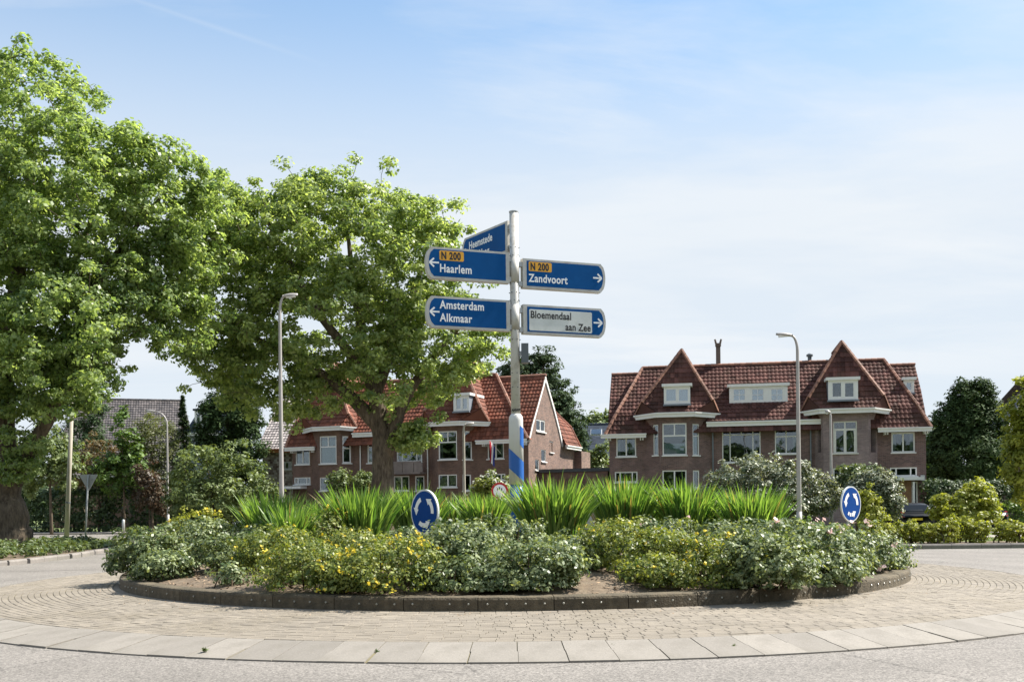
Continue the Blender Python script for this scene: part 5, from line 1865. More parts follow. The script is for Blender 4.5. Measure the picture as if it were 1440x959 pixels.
# ------------------------------------------------------------------ cars
def car(x, y, rz, label):
    """dark family hatchback seen from behind; x = length (front at +2.15), built from cross-sections"""
    root = empty('parked_car', (x, y, .03), rz, label, 'car', 'dark cars parked on the driveway')
    # station: (x, half width at belt, sill z, belt z, roof z, half width at roof)
    st = [(-2.10, .70, .42, .78, .80, .66), (-2.05, .82, .30, .92, .96, .74), (-1.92, .86, .24, .97, 1.13, .70), (-1.55, .88, .20, .98, 1.42, .62), (-1.0, .89, .19, .97, 1.50, .61),
          (0.0, .89, .19, .95, 1.50, .61), (.45, .89, .19, .94, 1.42, .63), (1.15, .88, .20, .92, .98, .74), (1.75, .84, .22, .82, .86, .70), (2.10, .72, .30, .66, .68, .62), (2.17, .60, .40, .58, .60, .55)]
    mb = MB()
    rings = []
    for (X, w_, zs, zb, zr, wr) in st:
        half = [(w_ * .86, zs), (w_ * .99, zs + .14), (w_, (zs + zb) / 2), (w_ * .98, zb), (wr + (w_ - wr) * .12, zb + (zr - zb) * .82), (wr * .86, zr - .02 * (zr > 1.1)), (wr * .4, zr + .015)]
        rings.append([Vector((X, a, b)) for a, b in half] + [Vector((X, -a, b)) for a, b in half[::-1]])
    k = len(rings[0])
    vs = [p for r in rings for p in r]
    fs = [(i * k + j, i * k + (j + 1) % k, (i + 1) * k + (j + 1) % k, (i + 1) * k + j) for i in range(len(st) - 1) for j in range(k)]
    fs += [tuple(range(k)), tuple((len(st) - 1) * k + j for j in range(k))]
    mb.mesh(vs, fs)
    body = mb.build('body', 'car_paint', root, True)
    body.data.polygons.foreach_set('use_smooth', [True] * len(body.data.polygons))
    off = .006

    def skin(name, quad, m, par=root, o=None):
        mb = MB(); mb.face(quad); return mb.build(name, m, par)
    for sy in (1, -1):
        for (i0, i1) in ((3, 4), (4, 5), (5, 6)):
            a, b = rings[i0], rings[i1]
            j0, j1 = (3, 4)
            pr = lambda r, j: Vector((r[j].x, sy * (r[j].y + off), r[j].z))
            q = [pr(a, 3).lerp(pr(a, 4), .12), pr(b, 3).lerp(pr(b, 4), .12), pr(b, 3).lerp(pr(b, 4), .92), pr(a, 3).lerp(pr(a, 4), .92)]
            c = sum(q, Vector()) / 4
            skin('side_window', [c + (p - c) * .95 + Vector((0, sy * .004, 0)) for p in q], 'car_glass')
    q = [Vector((-1.93, .60, 1.08)), Vector((-1.93, -.60, 1.08)), Vector((-1.60, -.54, 1.385)), Vector((-1.60, .54, 1.385))]
    skin('rear_window', [p + Vector((-.035, 0, .02)) for p in q], 'car_glass')
    q = [Vector((1.10, .66, 1.02)), Vector((1.10, -.66, 1.02)), Vector((.50, -.55, 1.40)), Vector((.50, .55, 1.40))]
    skin('windscreen', [p + Vector((.03, 0, .03)) for p in q], 'car_glass')
    for sy in (1, -1):
        mb = MB(); mb.box((-2.02, sy * .70, .92), (.035, .03 * sy, .01), (0, .085, 0), (.05, 0, .13)); mb.build('tail_light', 'tail_red', root)
        mb = MB(); mb.box((2.08, sy * .56, .62), (.05, -.05 * sy, 0), (0, .14, 0), (0, 0, .06)); mb.build('headlight', 'lamp_glass', root)
        mb = MB(); mb.box((.62, sy * .98, .99), (.07, 0, 0), (0, .09, 0), (0, 0, .06)); mb.build('mirror', 'car_paint', root)
        for X in (-1.32, 1.32):
            mb = MB()
            y0, y1 = sy * .68, sy * .885
            mb.tube([(X, y0, .31), (X, y0 + (y1 - y0) * .1, .31), (X, y0 + (y1 - y0) * .9, .31), (X, y1, .31)], [.28, .31, .31, .27], 24)
            wl = mb.build('wheel', 'rubber', root)
            mb = MB(); mb.tube([(X, y1 - sy * .02, .31), (X, y1 + sy * .008, .31)], [.20, .19], 16); mb.build('rim', 'alloy', wl)
    mb = MB(); mb.bb(-2.125, -2.11, -.26, .26, .62, .73); mb.build('number_plate', 'plate_yellow', root)
    mb = MB(); mb.bb(-2.15, -2.02, -.80, .80, .36, .52); mb.build('bumper', 'rubber', root)
    return root


car(gx(1309, 51.5) - .25, 53.2, R(76), 'black hatchback parked left of the yellow-green bush by the front door')
car(gx(1392, 51.5) - .1, 53.4, R(100), 'black hatchback with red tail lights parked right of the yellow-green bush')

# ------------------------------------------------------------------ trees
def big_tree(label, x, y, z0, stems, ells, ncl, per, rad, lsize, leafm, name='plane_tree', zmin=None, low=(), grp=None, barkm='bark'):
    root = empty(name, (x, y, z0), 0, label, 'tree', grp)
    o = np.array([x, y, z0])
    P = ell_points(ells, ncl, .50, zmin) - o
    # ragged outline: some shoots reach past the crown
    cc = np.mean(np.array(ells)[:, :3], 0) - o
    far = rng.random(len(P)) < .22
    P[far] += unit(P[far] - cc) * (rng.random((far.sum(), 1)) * .95)
    if len(low): P = np.vstack([P, ell_points(low, int(ncl * .025), .2) - o])
    mb = MB()
    S = []
    for k, (pts, rr) in enumerate(stems):
        pp, r2 = bent([np.array(p) - o if k >= 0 else p for p in pts], rr, 4, .06)
        mb.tube(pp, r2, 12 if rr[0] > .3 else 8, cap=True)
        S.append((pp[len(pp) // 3:] if k == 0 else pp, r2[len(pp) // 3:] if k == 0 else r2))
    mb.build('trunk', barkm, root, True)
    br = MB()
    branches(br, S, P, .07, .012, 3, 5)
    br.build('branches', barkm, root, True)
    ctone = np.clip(.15 + .7 * rng.random(len(P)), 0, 1)
    cen = np.mean(np.array(ells)[:, :3], 0) - o
    C, N, Sz, T = cluster_leaves(P, rad * (.7 + .6 * rng.random(len(P))), per, lsize, up=.55, flat=.62, ctone=ctone, spread=.5, center=cen, outw=.25)
    leaf_mesh('crown', C, N, Sz, leafm, root, .72, T)
    return root


def E_(px, py, Y, rx_px, rz_px, ry=None, dy=0.0):
    """ellipsoid from a photo position: px radii at distance Y become metres"""
    c = at(px, py, Y + dy)
    k = (Y + dy) / F
    return (c.x, c.y, c.z, rx_px * k, ry if ry else rx_px * k, rz_px * k)


YA = 38.0
aA = at(14, 772, YA)
fkA = at(14, 655, YA)
big_tree('huge leafy plane tree with thick forked trunk at the left edge', aA.x, YA, .10,
         [([(aA.x, YA, -.1), (aA.x - .03, YA, 1.0), (aA.x - .12, YA, 2.6), at(4, 600, YA), at(8, 500, YA), at(30, 380, YA + .6), at(50, 220, YA + 1)], [.95, .74, .61, .50, .40, .25, .10]),
          ([tuple(at(20, 680, YA)), tuple(at(42, 634, YA - .1)), tuple(at(74, 582, YA - .2)), tuple(at(102, 490, YA)), tuple(at(150, 380, YA)), tuple(at(235, 270, YA + 1))], [.36, .28, .23, .17, .12, .05]),
          ([tuple(at(5, 560, YA)), tuple(at(-60, 470, YA + .5)), tuple(at(-110, 360, YA + 1))], [.32, .22, .08]),
          ([tuple(at(8, 480, YA)), tuple(at(90, 400, YA + 2.5)), tuple(at(140, 290, YA + 3))], [.28, .18, .07])],
         [E_(40, 198, YA, 130, 116, 4.2), E_(110, 300, YA, 110, 130, 4.0), E_(150, 400, YA, 75, 105, 3.0), E_(-80, 330, YA, 150, 230, 4.5), E_(70, 430, YA, 105, 120, 3.6),
          E_(225, 300, YA, 62, 85, 2.4, .5), E_(245, 255, YA, 34, 62, 1.6, .5), E_(120, 505, YA, 50, 45, 1.6), E_(50, 520, YA, 70, 60, 2.4), E_(105, 520, YA, 60, 45, 2.2, -2.2), E_(112, 545, YA, 42, 30, 1.5, -1.8), E_(70, 580, YA, 30, 26, 1.2, -1.6), E_(100, 450, YA, 70, 60, 2.0, -2.5), E_(30, 480, YA, 50, 60, 1.8, -2.5), E_(195, 220, YA, 30, 45, 1.5), E_(245, 390, YA, 48, 80, 2.0, 1.0), E_(215, 425, YA, 50, 65, 2.2, .5), E_(270, 330, YA, 45, 85, 2.2, 1.5), E_(300, 290, YA, 30, 35, 1.6, 1.5), E_(262, 450, YA, 38, 50, 1.8, 1.0)],
         2100, 82, .44, .145, 'leaf_plane', low=[E_(30, 640, YA, 38, 40, .9, -.8), E_(15, 560, YA, 40, 40, 1.2, -.6)])

YC = 45.0
bC = at(541, 770, YC)
big_tree('broad leafy plane tree with stout trunk behind the island, left of the signpost', bC.x, YC, 0.0,
         [([(bC.x, YC, -.1), tuple(at(541, 700, YC)), tuple(at(541, 640, YC)), tuple(at(536, 590, YC)), tuple(at(522, 520, YC)), tuple(at(505, 430, YC)), tuple(at(490, 320, YC))], [.68, .52, .47, .40, .28, .18, .06]),
          ([tuple(at(545, 640, YC)), tuple(at(566, 575, YC - .5)), tuple(at(598, 520, YC - .5)), tuple(at(640, 470, YC)), tuple(at(672, 425, YC))], [.34, .25, .19, .12, .05]),
          ([tuple(at(535, 600, YC)), tuple(at(480, 545, YC)), tuple(at(420, 505, YC)), tuple(at(350, 470, YC)), tuple(at(290, 430, YC))], [.36, .26, .2, .13, .05]),
          ([tuple(at(530, 560, YC)), tuple(at(560, 470, YC + 1)), tuple(at(595, 380, YC + 1.5)), tuple(at(610, 310, YC + 1.5))], [.28, .2, .12, .05]),
          ([tuple(at(524, 530, YC)), tuple(at(450, 440, YC - 1)), tuple(at(400, 350, YC - 1)), tuple(at(360, 280, YC))], [.26, .18, .11, .05])],
         [E_(480, 350, YC, 125, 105, 4.2), E_(390, 350, YC, 100, 100, 3.8), E_(560, 385, YC, 105, 105, 4.0), E_(330, 410, YC, 75, 105, 3.2), E_(455, 455, YC, 150, 80, 4.6), E_(610, 470, YC, 78, 80, 3.2),
          E_(562, 530, YC, 92, 58, 3.2), E_(660, 500, YC, 45, 45, 1.8), E_(310, 500, YC, 58, 42, 2.2), E_(600, 330, YC, 50, 48, 2.0), E_(455, 300, YC, 60, 52, 2.4), E_(380, 520, YC, 68, 38, 2.4), E_(430, 560, YC, 60, 30, 2.4), E_(405, 565, YC, 45, 26, 2.0, -.5), E_(345, 535, YC, 50, 34, 2.0), E_(280, 350, YC, 45, 70, 2.2), E_(325, 310, YC, 45, 55, 2.2), E_(270, 470, YC, 30, 40, 1.6), E_(690, 470, YC, 24, 26, 1.2)],
         1850, 82, .46, .155, 'leaf_plane_pale', low=[E_(585, 615, YC, 28, 24, .8, -.5)])


def small_tree(name, label, cat, px, Y, ybase, ells, ncl, per, rad, lsize, leafm, trunk_r=.1, z0=0.0, shell=.45, up=.5, aspect=.6, flat=.7, trunk_top=None, barkm='bark', spread=.4, blossoms=None, trunkname='trunk', outw=.5, blossomname='blossoms'):
    """bush or tree whose crown is a union of ellipsoids given in photo pixels at distance Y"""
    b = at(px, ybase, Y)
    root = empty(name, (b.x, Y, z0), 0, label, cat)
    o = np.array([b.x, Y, z0])
    P = ell_points(ells, ncl, shell, z0 + .05) - o
    top = max(e[2] for e in ells) - z0
    mb = MB()
    S = []
    ns = 1 if trunk_r > .06 else 5
    for k in range(ns):
        e = ells[k % len(ells)]
        tx, ty = (e[0] - o[0]) * .7, (e[1] - o[1]) * .7
        st = np.array([rng.normal() * .12 * (ns > 1), rng.normal() * .12 * (ns > 1), -.1])
        pts = [st, st + [tx * .3, ty * .3, top * .45], [tx, ty, top * .95]]
        pp, rr = bent(pts, [trunk_r, trunk_r * .75, trunk_r * .3], 3, .05)
        mb.tube(pp, rr, 7)
        S.append((pp, rr))
    mb.build(trunkname, barkm, root, True)
    sub = P if len(P) < 140 else P[rng.choice(len(P), 140, replace=False)]
    br = MB(); branches(br, S, sub, .035, .008, 2, 4)
    if br.v: br.build('branches', barkm, root)
    cen = np.mean(np.array(ells)[:, :3], 0) - o
    cen[2] *= .7
    far = rng.random(len(P)) < .16
    P[far] += unit(P[far] - cen) * (rng.random((far.sum(), 1)) * rad * 1.3)
    ct = np.clip(rng.normal(.45, .2, len(P)), 0, 1)
    C, N, Sz, T = cluster_leaves(P, rad * (.7 + .6 * rng.random(len(P))), per, lsize, up=up, flat=flat, ctone=ct, spread=spread, center=cen, outw=outw)
    C[:, 2] = np.maximum(C[:, 2], .02)
    leaf_mesh('crown' if cat == 'tree' else 'foliage', C, N, Sz, leafm, root, aspect, T)
    if blossoms:
        m_, nb, sz = blossoms[:3]
        q = rng.choice(len(C), nb * 3)
        d = C[q] - cen
        far = np.linalg.norm(d / (np.abs(C - cen).max(0) + 1e-6), axis=1)
        q = q[np.argsort(-far)][:nb]
        pos = np.repeat(C[q] + unit(C[q] - cen) * .03, 4, 0) + rng.normal(size=(nb * 4, 3)) * sz * .28
        leaf_mesh(blossomname, pos, rng.normal(size=(nb * 4, 3)) * .6 + np.array([0, -.4, .7]), np.full(nb * 4, sz), m_, root, .9)
    return root


def conifer(label, px, Y, ybase, ytop, half_px, leafm, n=2600, lsize=.28, cat='tree', name='conifer_tree', droop=.25, power=1.0, dense=16, z0=0):
    """whorls of boughs carrying flat sprays of needles round a straight trunk"""
    b = at(px, ybase, Y); zt = at(px, ytop, Y).z
    root = empty(name, (b.x, Y, z0), 0, label, cat)
    Hh = zt - z0
    Rm = half_px * Y / F
    mb = MB(); mb.tube([(0, 0, -.1), (0, 0, Hh * .5), (0, 0, Hh * .98)], [Rm * .11 + .05, Rm * .06 + .03, .015], 8); mb.build('trunk', 'bark', root, True)
    br = MB(); C, A = [], []
    nb = int(n / dense)
    for i in range(nb):
        f = (i + random.random()) / nb
        z = Hh * (.04 + .95 * f)
        Lr = Rm * (1 - f) ** power * random.uniform(.72, 1.12) + .06
        a = random.uniform(0, 6.283)
        d = Vector((math.cos(a), math.sin(a), 0))
        e = d * Lr + Vector((0, 0, -droop * Lr + .18 * Lr))
        if i % 2 == 0: br.tube([(0, 0, z), Vector((0, 0, z)) + e * .55 + Vector((0, 0, .06 * Lr)), Vector((0, 0, z)) + e], [.03, .02, .006], 4, cap=False)
        for q in range(dense):
            g = (random.random()) ** .6
            side = Vector((-d.y, d.x, 0)) * random.uniform(-.28, .28) * Lr * (1.1 - g * .7)
            p = Vector((0, 0, z)) + e * g + side + Vector((0, 0, random.uniform(-.08, .08)))
            C.append(p); A.append(d * .7 + side.normalized() * .5 + Vector((0, 0, random.uniform(-.5, .25))))
    br.build('branches', 'bark', root)
    C, A = np.array(C), np.array(A)
    N = rng.normal(size=C.shape) * .45 + np.array([0, 0, .9]) + unit(C - np.array([0, 0, Hh * .4])) * .4
    leaf_mesh('crown', C, N, lsize * (.6 + .8 * rng.random(len(C))), leafm, root, .36, None, A)
    return root


# --- garden screen on the left, far side of the road
YG = 74
small_tree('leafy_tree', 'pale green round tree behind the wooden pole, left', 'tree', 75, 66, 742, [E_(70, 640, 66, 38, 38), E_(95, 660, 66, 25, 30), E_(45, 665, 66, 25, 35)], 150, 45, .5, .22, 'leaf_sage', .12)
small_tree('feathery_tree', 'dark feathery evergreen rising behind the pale green tree, far left', 'tree', 120, 78, 742, [E_(122, 580, 78, 28, 45), E_(112, 625, 78, 42, 38), E_(140, 600, 78, 18, 40), E_(128, 555, 78, 12, 22)], 220, 40, .5, .24, 'leaf_fir', .15, aspect=.35)
small_tree('copper_shrub', 'rusty brown leaved shrub behind the yield sign', 'shrub', 145, 72, 742, [E_(145, 645, 72, 30, 32), E_(120, 662, 72, 25, 30), E_(160, 662, 72, 22, 30)], 130, 42, .45, .2, 'leaf_copper', .05)
small_tree('maple_tree', 'bright green young tree against the grey tiled roof', 'tree', 178, 70, 742, [E_(172, 600, 70, 13, 28), E_(183, 632, 70, 20, 36), E_(160, 668, 70, 28, 30), E_(195, 660, 70, 22, 32)], 150, 36, .42, .24, 'leaf_green', .08)
small_tree('weeping_tree', 'olive green weeping tree beside the slim lamp with the long arm', 'tree', 220, 72, 742, [E_(213, 600, 72, 22, 20), E_(225, 625, 72, 32, 36), E_(205, 650, 72, 24, 40), E_(238, 660, 72, 22, 35)], 240, 40, .48, .22, 'leaf_olive', .1, aspect=.3)
small_tree('maroon_shrub', 'dark red leaved shrub below the weeping olive tree', 'shrub', 215, 68, 742, [E_(212, 690, 68, 20, 28), E_(205, 668, 68, 14, 20), E_(228, 705, 68, 16, 22)], 90, 36, .4, .2, 'leaf_maroon', .04)
conifer('small pointed spruce between the weeping tree and the dark yew', 261, 76, 742, 555, 36, 'leaf_fir', 5200, .34, dense=16)
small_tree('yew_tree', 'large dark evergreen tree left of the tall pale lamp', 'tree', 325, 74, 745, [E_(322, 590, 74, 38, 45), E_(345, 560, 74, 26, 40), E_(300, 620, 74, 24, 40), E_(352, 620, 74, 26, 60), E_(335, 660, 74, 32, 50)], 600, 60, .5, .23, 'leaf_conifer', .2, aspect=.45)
small_tree('bushy_tree', 'large light green bushy tree left behind the blade-leaved clumps', 'tree', 305, 62, 745, [E_(290, 665, 62, 45, 45), E_(325, 650, 62, 32, 30), E_(345, 690, 62, 38, 40), E_(262, 695, 62, 30, 40), E_(300, 705, 62, 55, 35), E_(382, 700, 62, 22, 28)], 420, 44, .42, .19, 'leaf_sage', .1)


def hedge(label, px0, px1, Y, y_top, y_bot, depth, leafm, ncl, per, lsize, name='hedge', z0=0.0, Y1=None, rad=.42):
    """clipped hedge: leaves through the outer skin of a soft-edged box, on a row of stems"""
    a, b = at(px0, y_top, Y), at(px1, y_top, Y1 or Y)
    c = (a + b) / 2
    root = empty(name, (c.x, c.y, z0), 0, label, 'hedge')
    L = (b - a).length; h = c.z - z0
    dx = (b - a) / L; dn = Vector((-dx.y, dx.x, 0)).normalized()
    u = rng.random(ncl); v = rng.random(ncl); k = rng.integers(0, 10, ncl)
    s = (u - .5) * L
    d = np.where(k < 6, -depth / 2, np.where(k < 9, (v - .5) * depth, depth / 2))
    z = np.where((k < 6) | (k == 9), v * h, h)
    P = np.outer(s, np.array(dx)) + np.outer(d, np.array(dn)); P[:, 2] = z - .12
    P += rng.normal(size=P.shape) * .10
    C, N, S, T = cluster_leaves(P, rad, per, lsize, .5, .8, spread=.6, center=np.array([0, 0, 0]), outw=.1)
    C[:, 2] = np.maximum(C[:, 2], .02)
    N[:, :] += np.array(dn) * -.3
    leaf_mesh('foliage', C, N, S, leafm, root, .6, T)
    mb = MB()
    for q in range(int(L / .9)):
        p = dx * (-L / 2 + .45 + .9 * q)
        mb.tube([p + Vector((0, 0, -.1)), p + Vector((random.uniform(-.1, .1), 0, h * .85))], [.05, .015], 5)
    mb.build('stems', 'bark', root)
    return root


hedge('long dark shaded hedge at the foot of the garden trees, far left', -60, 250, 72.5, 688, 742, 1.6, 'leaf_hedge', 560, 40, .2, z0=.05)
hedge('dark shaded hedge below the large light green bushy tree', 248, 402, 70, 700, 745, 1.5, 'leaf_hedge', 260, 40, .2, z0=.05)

# --- behind and between the houses
small_tree('conifer_tree', 'tall broad dark conifer behind the brick gable and the signpost', 'tree', 768, 84, 720,
           [E_(765, 525, 84, 26, 28), E_(775, 560, 84, 36, 42), E_(735, 535, 84, 28, 28), E_(790, 610, 84, 36, 60), E_(750, 590, 84, 40, 60), E_(720, 550, 84, 18, 40), E_(755, 508, 84, 12, 12), E_(776, 506, 84, 10, 10), E_(812, 640, 84, 18, 40)], 620, 60, .62, .34, 'leaf_fir', .3, aspect=.32, flat=.5, up=.3)
small_tree('garden_tree', 'light green tree top showing beyond the blue slate roof', 'tree', 850, 110, 720, [E_(845, 596, 110, 18, 12), E_(862, 592, 110, 12, 10), E_(832, 600, 110, 10, 9)], 120, 30, .7, .4, 'leaf_sage', .2)
small_tree('garden_shrub', 'loose sage green shrub above the garage roof', 'shrub', 842, 78, 715, [E_(842, 646, 78, 15, 16), E_(852, 632, 78, 8, 12), E_(830, 655, 78, 10, 10), E_(845, 668, 78, 16, 18)], 110, 40, .4, .2, 'leaf_sage', .05)
for px, w_, lab in ((479, 17, 'left of the two round clipped bushes under the left brick house'), (513, 16, 'right of the two round clipped bushes, next to the stout trunk')):
    small_tree('clipped_bush', lab, 'bush', px, 60, 740, [E_(px, 677, 60, w_, 15), E_(px, 692, 60, w_ * .9, 14)], 90, 44, .28, .14, 'leaf_sage', .07)
small_tree('flowering_shrub', 'pale flowering shrub behind the round sign with red rim', 'shrub', 690, 50, 740, [E_(690, 680, 50, 14, 12), E_(678, 690, 50, 14, 14), E_(704, 692, 50, 16, 16)], 90, 36, .3, .14, 'leaf_yellow', .04, blossoms=('petal_white', 70, .12))

# --- right-hand side
small_tree('rhododendron', 'large white-flecked rhododendron in front of the right-hand house', 'shrub', 1085, 46, 760,
           [E_(1060, 672, 46, 45, 34), E_(1105, 680, 46, 40, 38), E_(1030, 690, 46, 38, 30), E_(1145, 692, 46, 34, 34), E_(1170, 700, 46, 22, 28), E_(1080, 710, 46, 70, 34), E_(1010, 705, 46, 28, 24)], 720, 56, .30, .12, 'leaf_white', .05, up=.7, spread=.65)
small_tree('leafy_shrub', 'grey-green shrub with pale glossy leaves behind the right round blue sign', 'shrub', 1240, 44, 760,
           [E_(1235, 690, 44, 28, 30), E_(1255, 700, 44, 17, 32), E_(1215, 695, 44, 20, 30)], 330, 54, .26, .11, 'leaf_white', .05, up=.7, spread=.6)
small_tree('leafy_shrub', 'dark green shrub top between the rhododendron and the pale glossy shrub', 'shrub', 1212, 47, 760,
           [E_(1212, 672, 47, 25, 18), E_(1195, 685, 47, 18, 22)], 140, 44, .28, .14, 'leaf_dark', .05)
small_tree('leafy_shrub', 'narrow yellow-green shrub right beside the right round blue sign', 'shrub', 1226, 36, 765,
           [E_(1222, 705, 36, 12, 20), E_(1228, 725, 36, 16, 20)], 90, 40, .22, .12, 'leaf_gold', .04)
small_tree('golden_bush', 'broad yellow-green bush standing between the two black cars', 'bush', 1357, 46, 760,
           [E_(1375, 705, 46, 28, 24), E_(1335, 715, 46, 25, 22), E_(1362, 722, 46, 40, 24), E_(1392, 722, 46, 14, 24), E_(1325, 702, 46, 10, 8), E_(1372, 690, 46, 14, 10)], 260, 44, .26, .16, 'leaf_gold', .05)
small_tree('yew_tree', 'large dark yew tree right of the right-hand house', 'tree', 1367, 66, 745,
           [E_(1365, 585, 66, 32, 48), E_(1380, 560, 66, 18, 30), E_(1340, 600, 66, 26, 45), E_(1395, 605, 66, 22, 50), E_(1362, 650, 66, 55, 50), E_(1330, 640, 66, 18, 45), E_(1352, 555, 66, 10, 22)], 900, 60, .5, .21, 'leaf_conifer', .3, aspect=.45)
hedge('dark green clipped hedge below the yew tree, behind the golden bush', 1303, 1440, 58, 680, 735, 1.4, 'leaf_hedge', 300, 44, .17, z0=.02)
hedge('lighter green low hedge at the right edge behind the right black car', 1419, 1500, 56.5, 706, 735, 1.2, 'leaf_green', 140, 44, .13, z0=.02)
small_tree('leafy_tree', 'light yellow-green tree at the right edge', 'tree', 1450, 54, 745,
           [E_(1440, 575, 54, 22, 22), E_(1450, 620, 54, 34, 34), E_(1442, 655, 54, 28, 26), E_(1465, 560, 54, 30, 40), E_(1450, 690, 54, 22, 20), E_(1440, 536, 54, 8, 8)], 260, 40, .45, .22, 'leaf_gold', .12)
small_tree('garden_tree', 'green tree behind the right-hand house gable, beside the yew', 'tree', 1318, 82, 735, [E_(1318, 610, 82, 16, 26), E_(1310, 645, 82, 18, 36)], 110, 40, .5, .26, 'leaf_green', .12)

# far belt of trees closing the horizon, plus an added arc out of view
P = []
o = empty('far_woodland', (0, 0, 0), 0, 'distant belt of trees along the horizon', 'woodland', kind='stuff')
ang = np.radians(np.linspace(-42, 42, 150))
Pw = np.stack([np.sin(ang) * 190, np.cos(ang) * 190, np.zeros_like(ang)], 1)
ang = np.radians(np.linspace(75, 285, 150))  # unseen trees behind the camera, added so the windows reflect dark foliage
Pw = np.vstack([Pw, np.stack([np.sin(ang) * 62, np.cos(ang) * 62, np.zeros_like(ang)], 1)])
Pw = np.repeat(Pw, 12, 0)
Pw += rng.normal(size=Pw.shape) * np.array([2.5, 5, 0]); Pw[:, 2] = rng.random(len(Pw)) * np.where(Pw[:, 1] > 60, 8.5, 11.5)
C, N, S, T = cluster_leaves(Pw, 2.0, 16, 1.5, .5)
lw = leaf_mesh('foliage', C, N, S, 'leaf_hedge', o, .7, T)
lw['kind'] = 'stuff'

# ------------------------------------------------------------------ planting on the island
def ishrub(name, label, px, Y, rx, h, leafm, per=26, ncl=150, lsize=.072, ry=None, lobes=3, blossoms=None, cat='shrub', sink=.1, up=.55, spread=.6, rad=.13):
    x = gx(px, Y)
    z = soil_z(x, Y) if math.hypot(x - CX, Y - CY) < R_K0 + .1 else .42
    ells = [(x, Y, z + h * .36, rx, ry or rx, h * .64), (x, Y, z + h * .16, rx * .92, (ry or rx) * .92, h * .3)]
    for i in range(lobes):
        a = random.uniform(0, 6.283)
        ells.append((x + rx * .55 * math.cos(a), Y + (ry or rx) * .5 * math.sin(a), z + h * random.uniform(.4, .68), rx * random.uniform(.45, .62), (ry or rx) * .5, h * random.uniform(.28, .38)))
    root = empty(name, (x, Y, z), 0, label, cat, 'shrubs planted on the roundabout island')
    o = np.array([x, Y, z])
    P = ell_points(ells, ncl, .55, z + .03) - o
    mb = MB(); S = []
    for k in range(6):
        a = 6.283 * k / 6 + random.random()
        st = np.array([.10 * math.cos(a), .10 * math.sin(a), -.06])
        pp, rr = bent([st, st * 3 + [0, 0, h * .35], st * np.array([rx * 5, rx * 5, 0]) + [0, 0, h * .75]], [.018, .013, .006], 2, .1)
        mb.tube(pp, rr, 5); S.append((pp, rr))
    mb.build('stems', 'twig', root)
    br = MB(); branches(br, S, P[:90], .012, .004, 2, 3)
    if br.v: br.build('twigs', 'twig', root)
    far = rng.random(len(P)) < .16
    P[far] += unit(P[far] - np.array([0, 0, h * .3])) * (rng.random((far.sum(), 1)) * .17)
    cen = np.array([0, 0, h * .3])
    ct = np.clip(rng.normal(.42, .2, len(P)), 0, 1)
    C, N, Sz, T = cluster_leaves(P, rad * (.7 + .6 * rng.random(len(P))), per, lsize, up=up, flat=.75, ctone=ct, spread=spread, center=cen, outw=.5)
    C[:, 2] = np.maximum(C[:, 2], .015)
    leaf_mesh('foliage', C, N, Sz, leafm, root, .62, T)
    if blossoms:
        m_, nb, sz = blossoms[:3]
        q = rng.choice(len(C), nb * 4)
        wgt = np.linalg.norm((C[q] - cen) / np.array([rx, ry or rx, h * .7]), axis=1) + rng.random(nb * 4) * .35
        q = q[np.argsort(-wgt)][:nb]
        c0 = C[q] + unit(C[q] - cen) * .03
        pos = np.repeat(c0, 5, 0) + rng.normal(size=(nb * 5, 3)) * sz * .30
        leaf_mesh('blossoms', pos, rng.normal(size=(nb * 5, 3)) * .6 + np.array([0, -.3, .7]), np.full(nb * 5, sz), m_, root, .85)
    return root


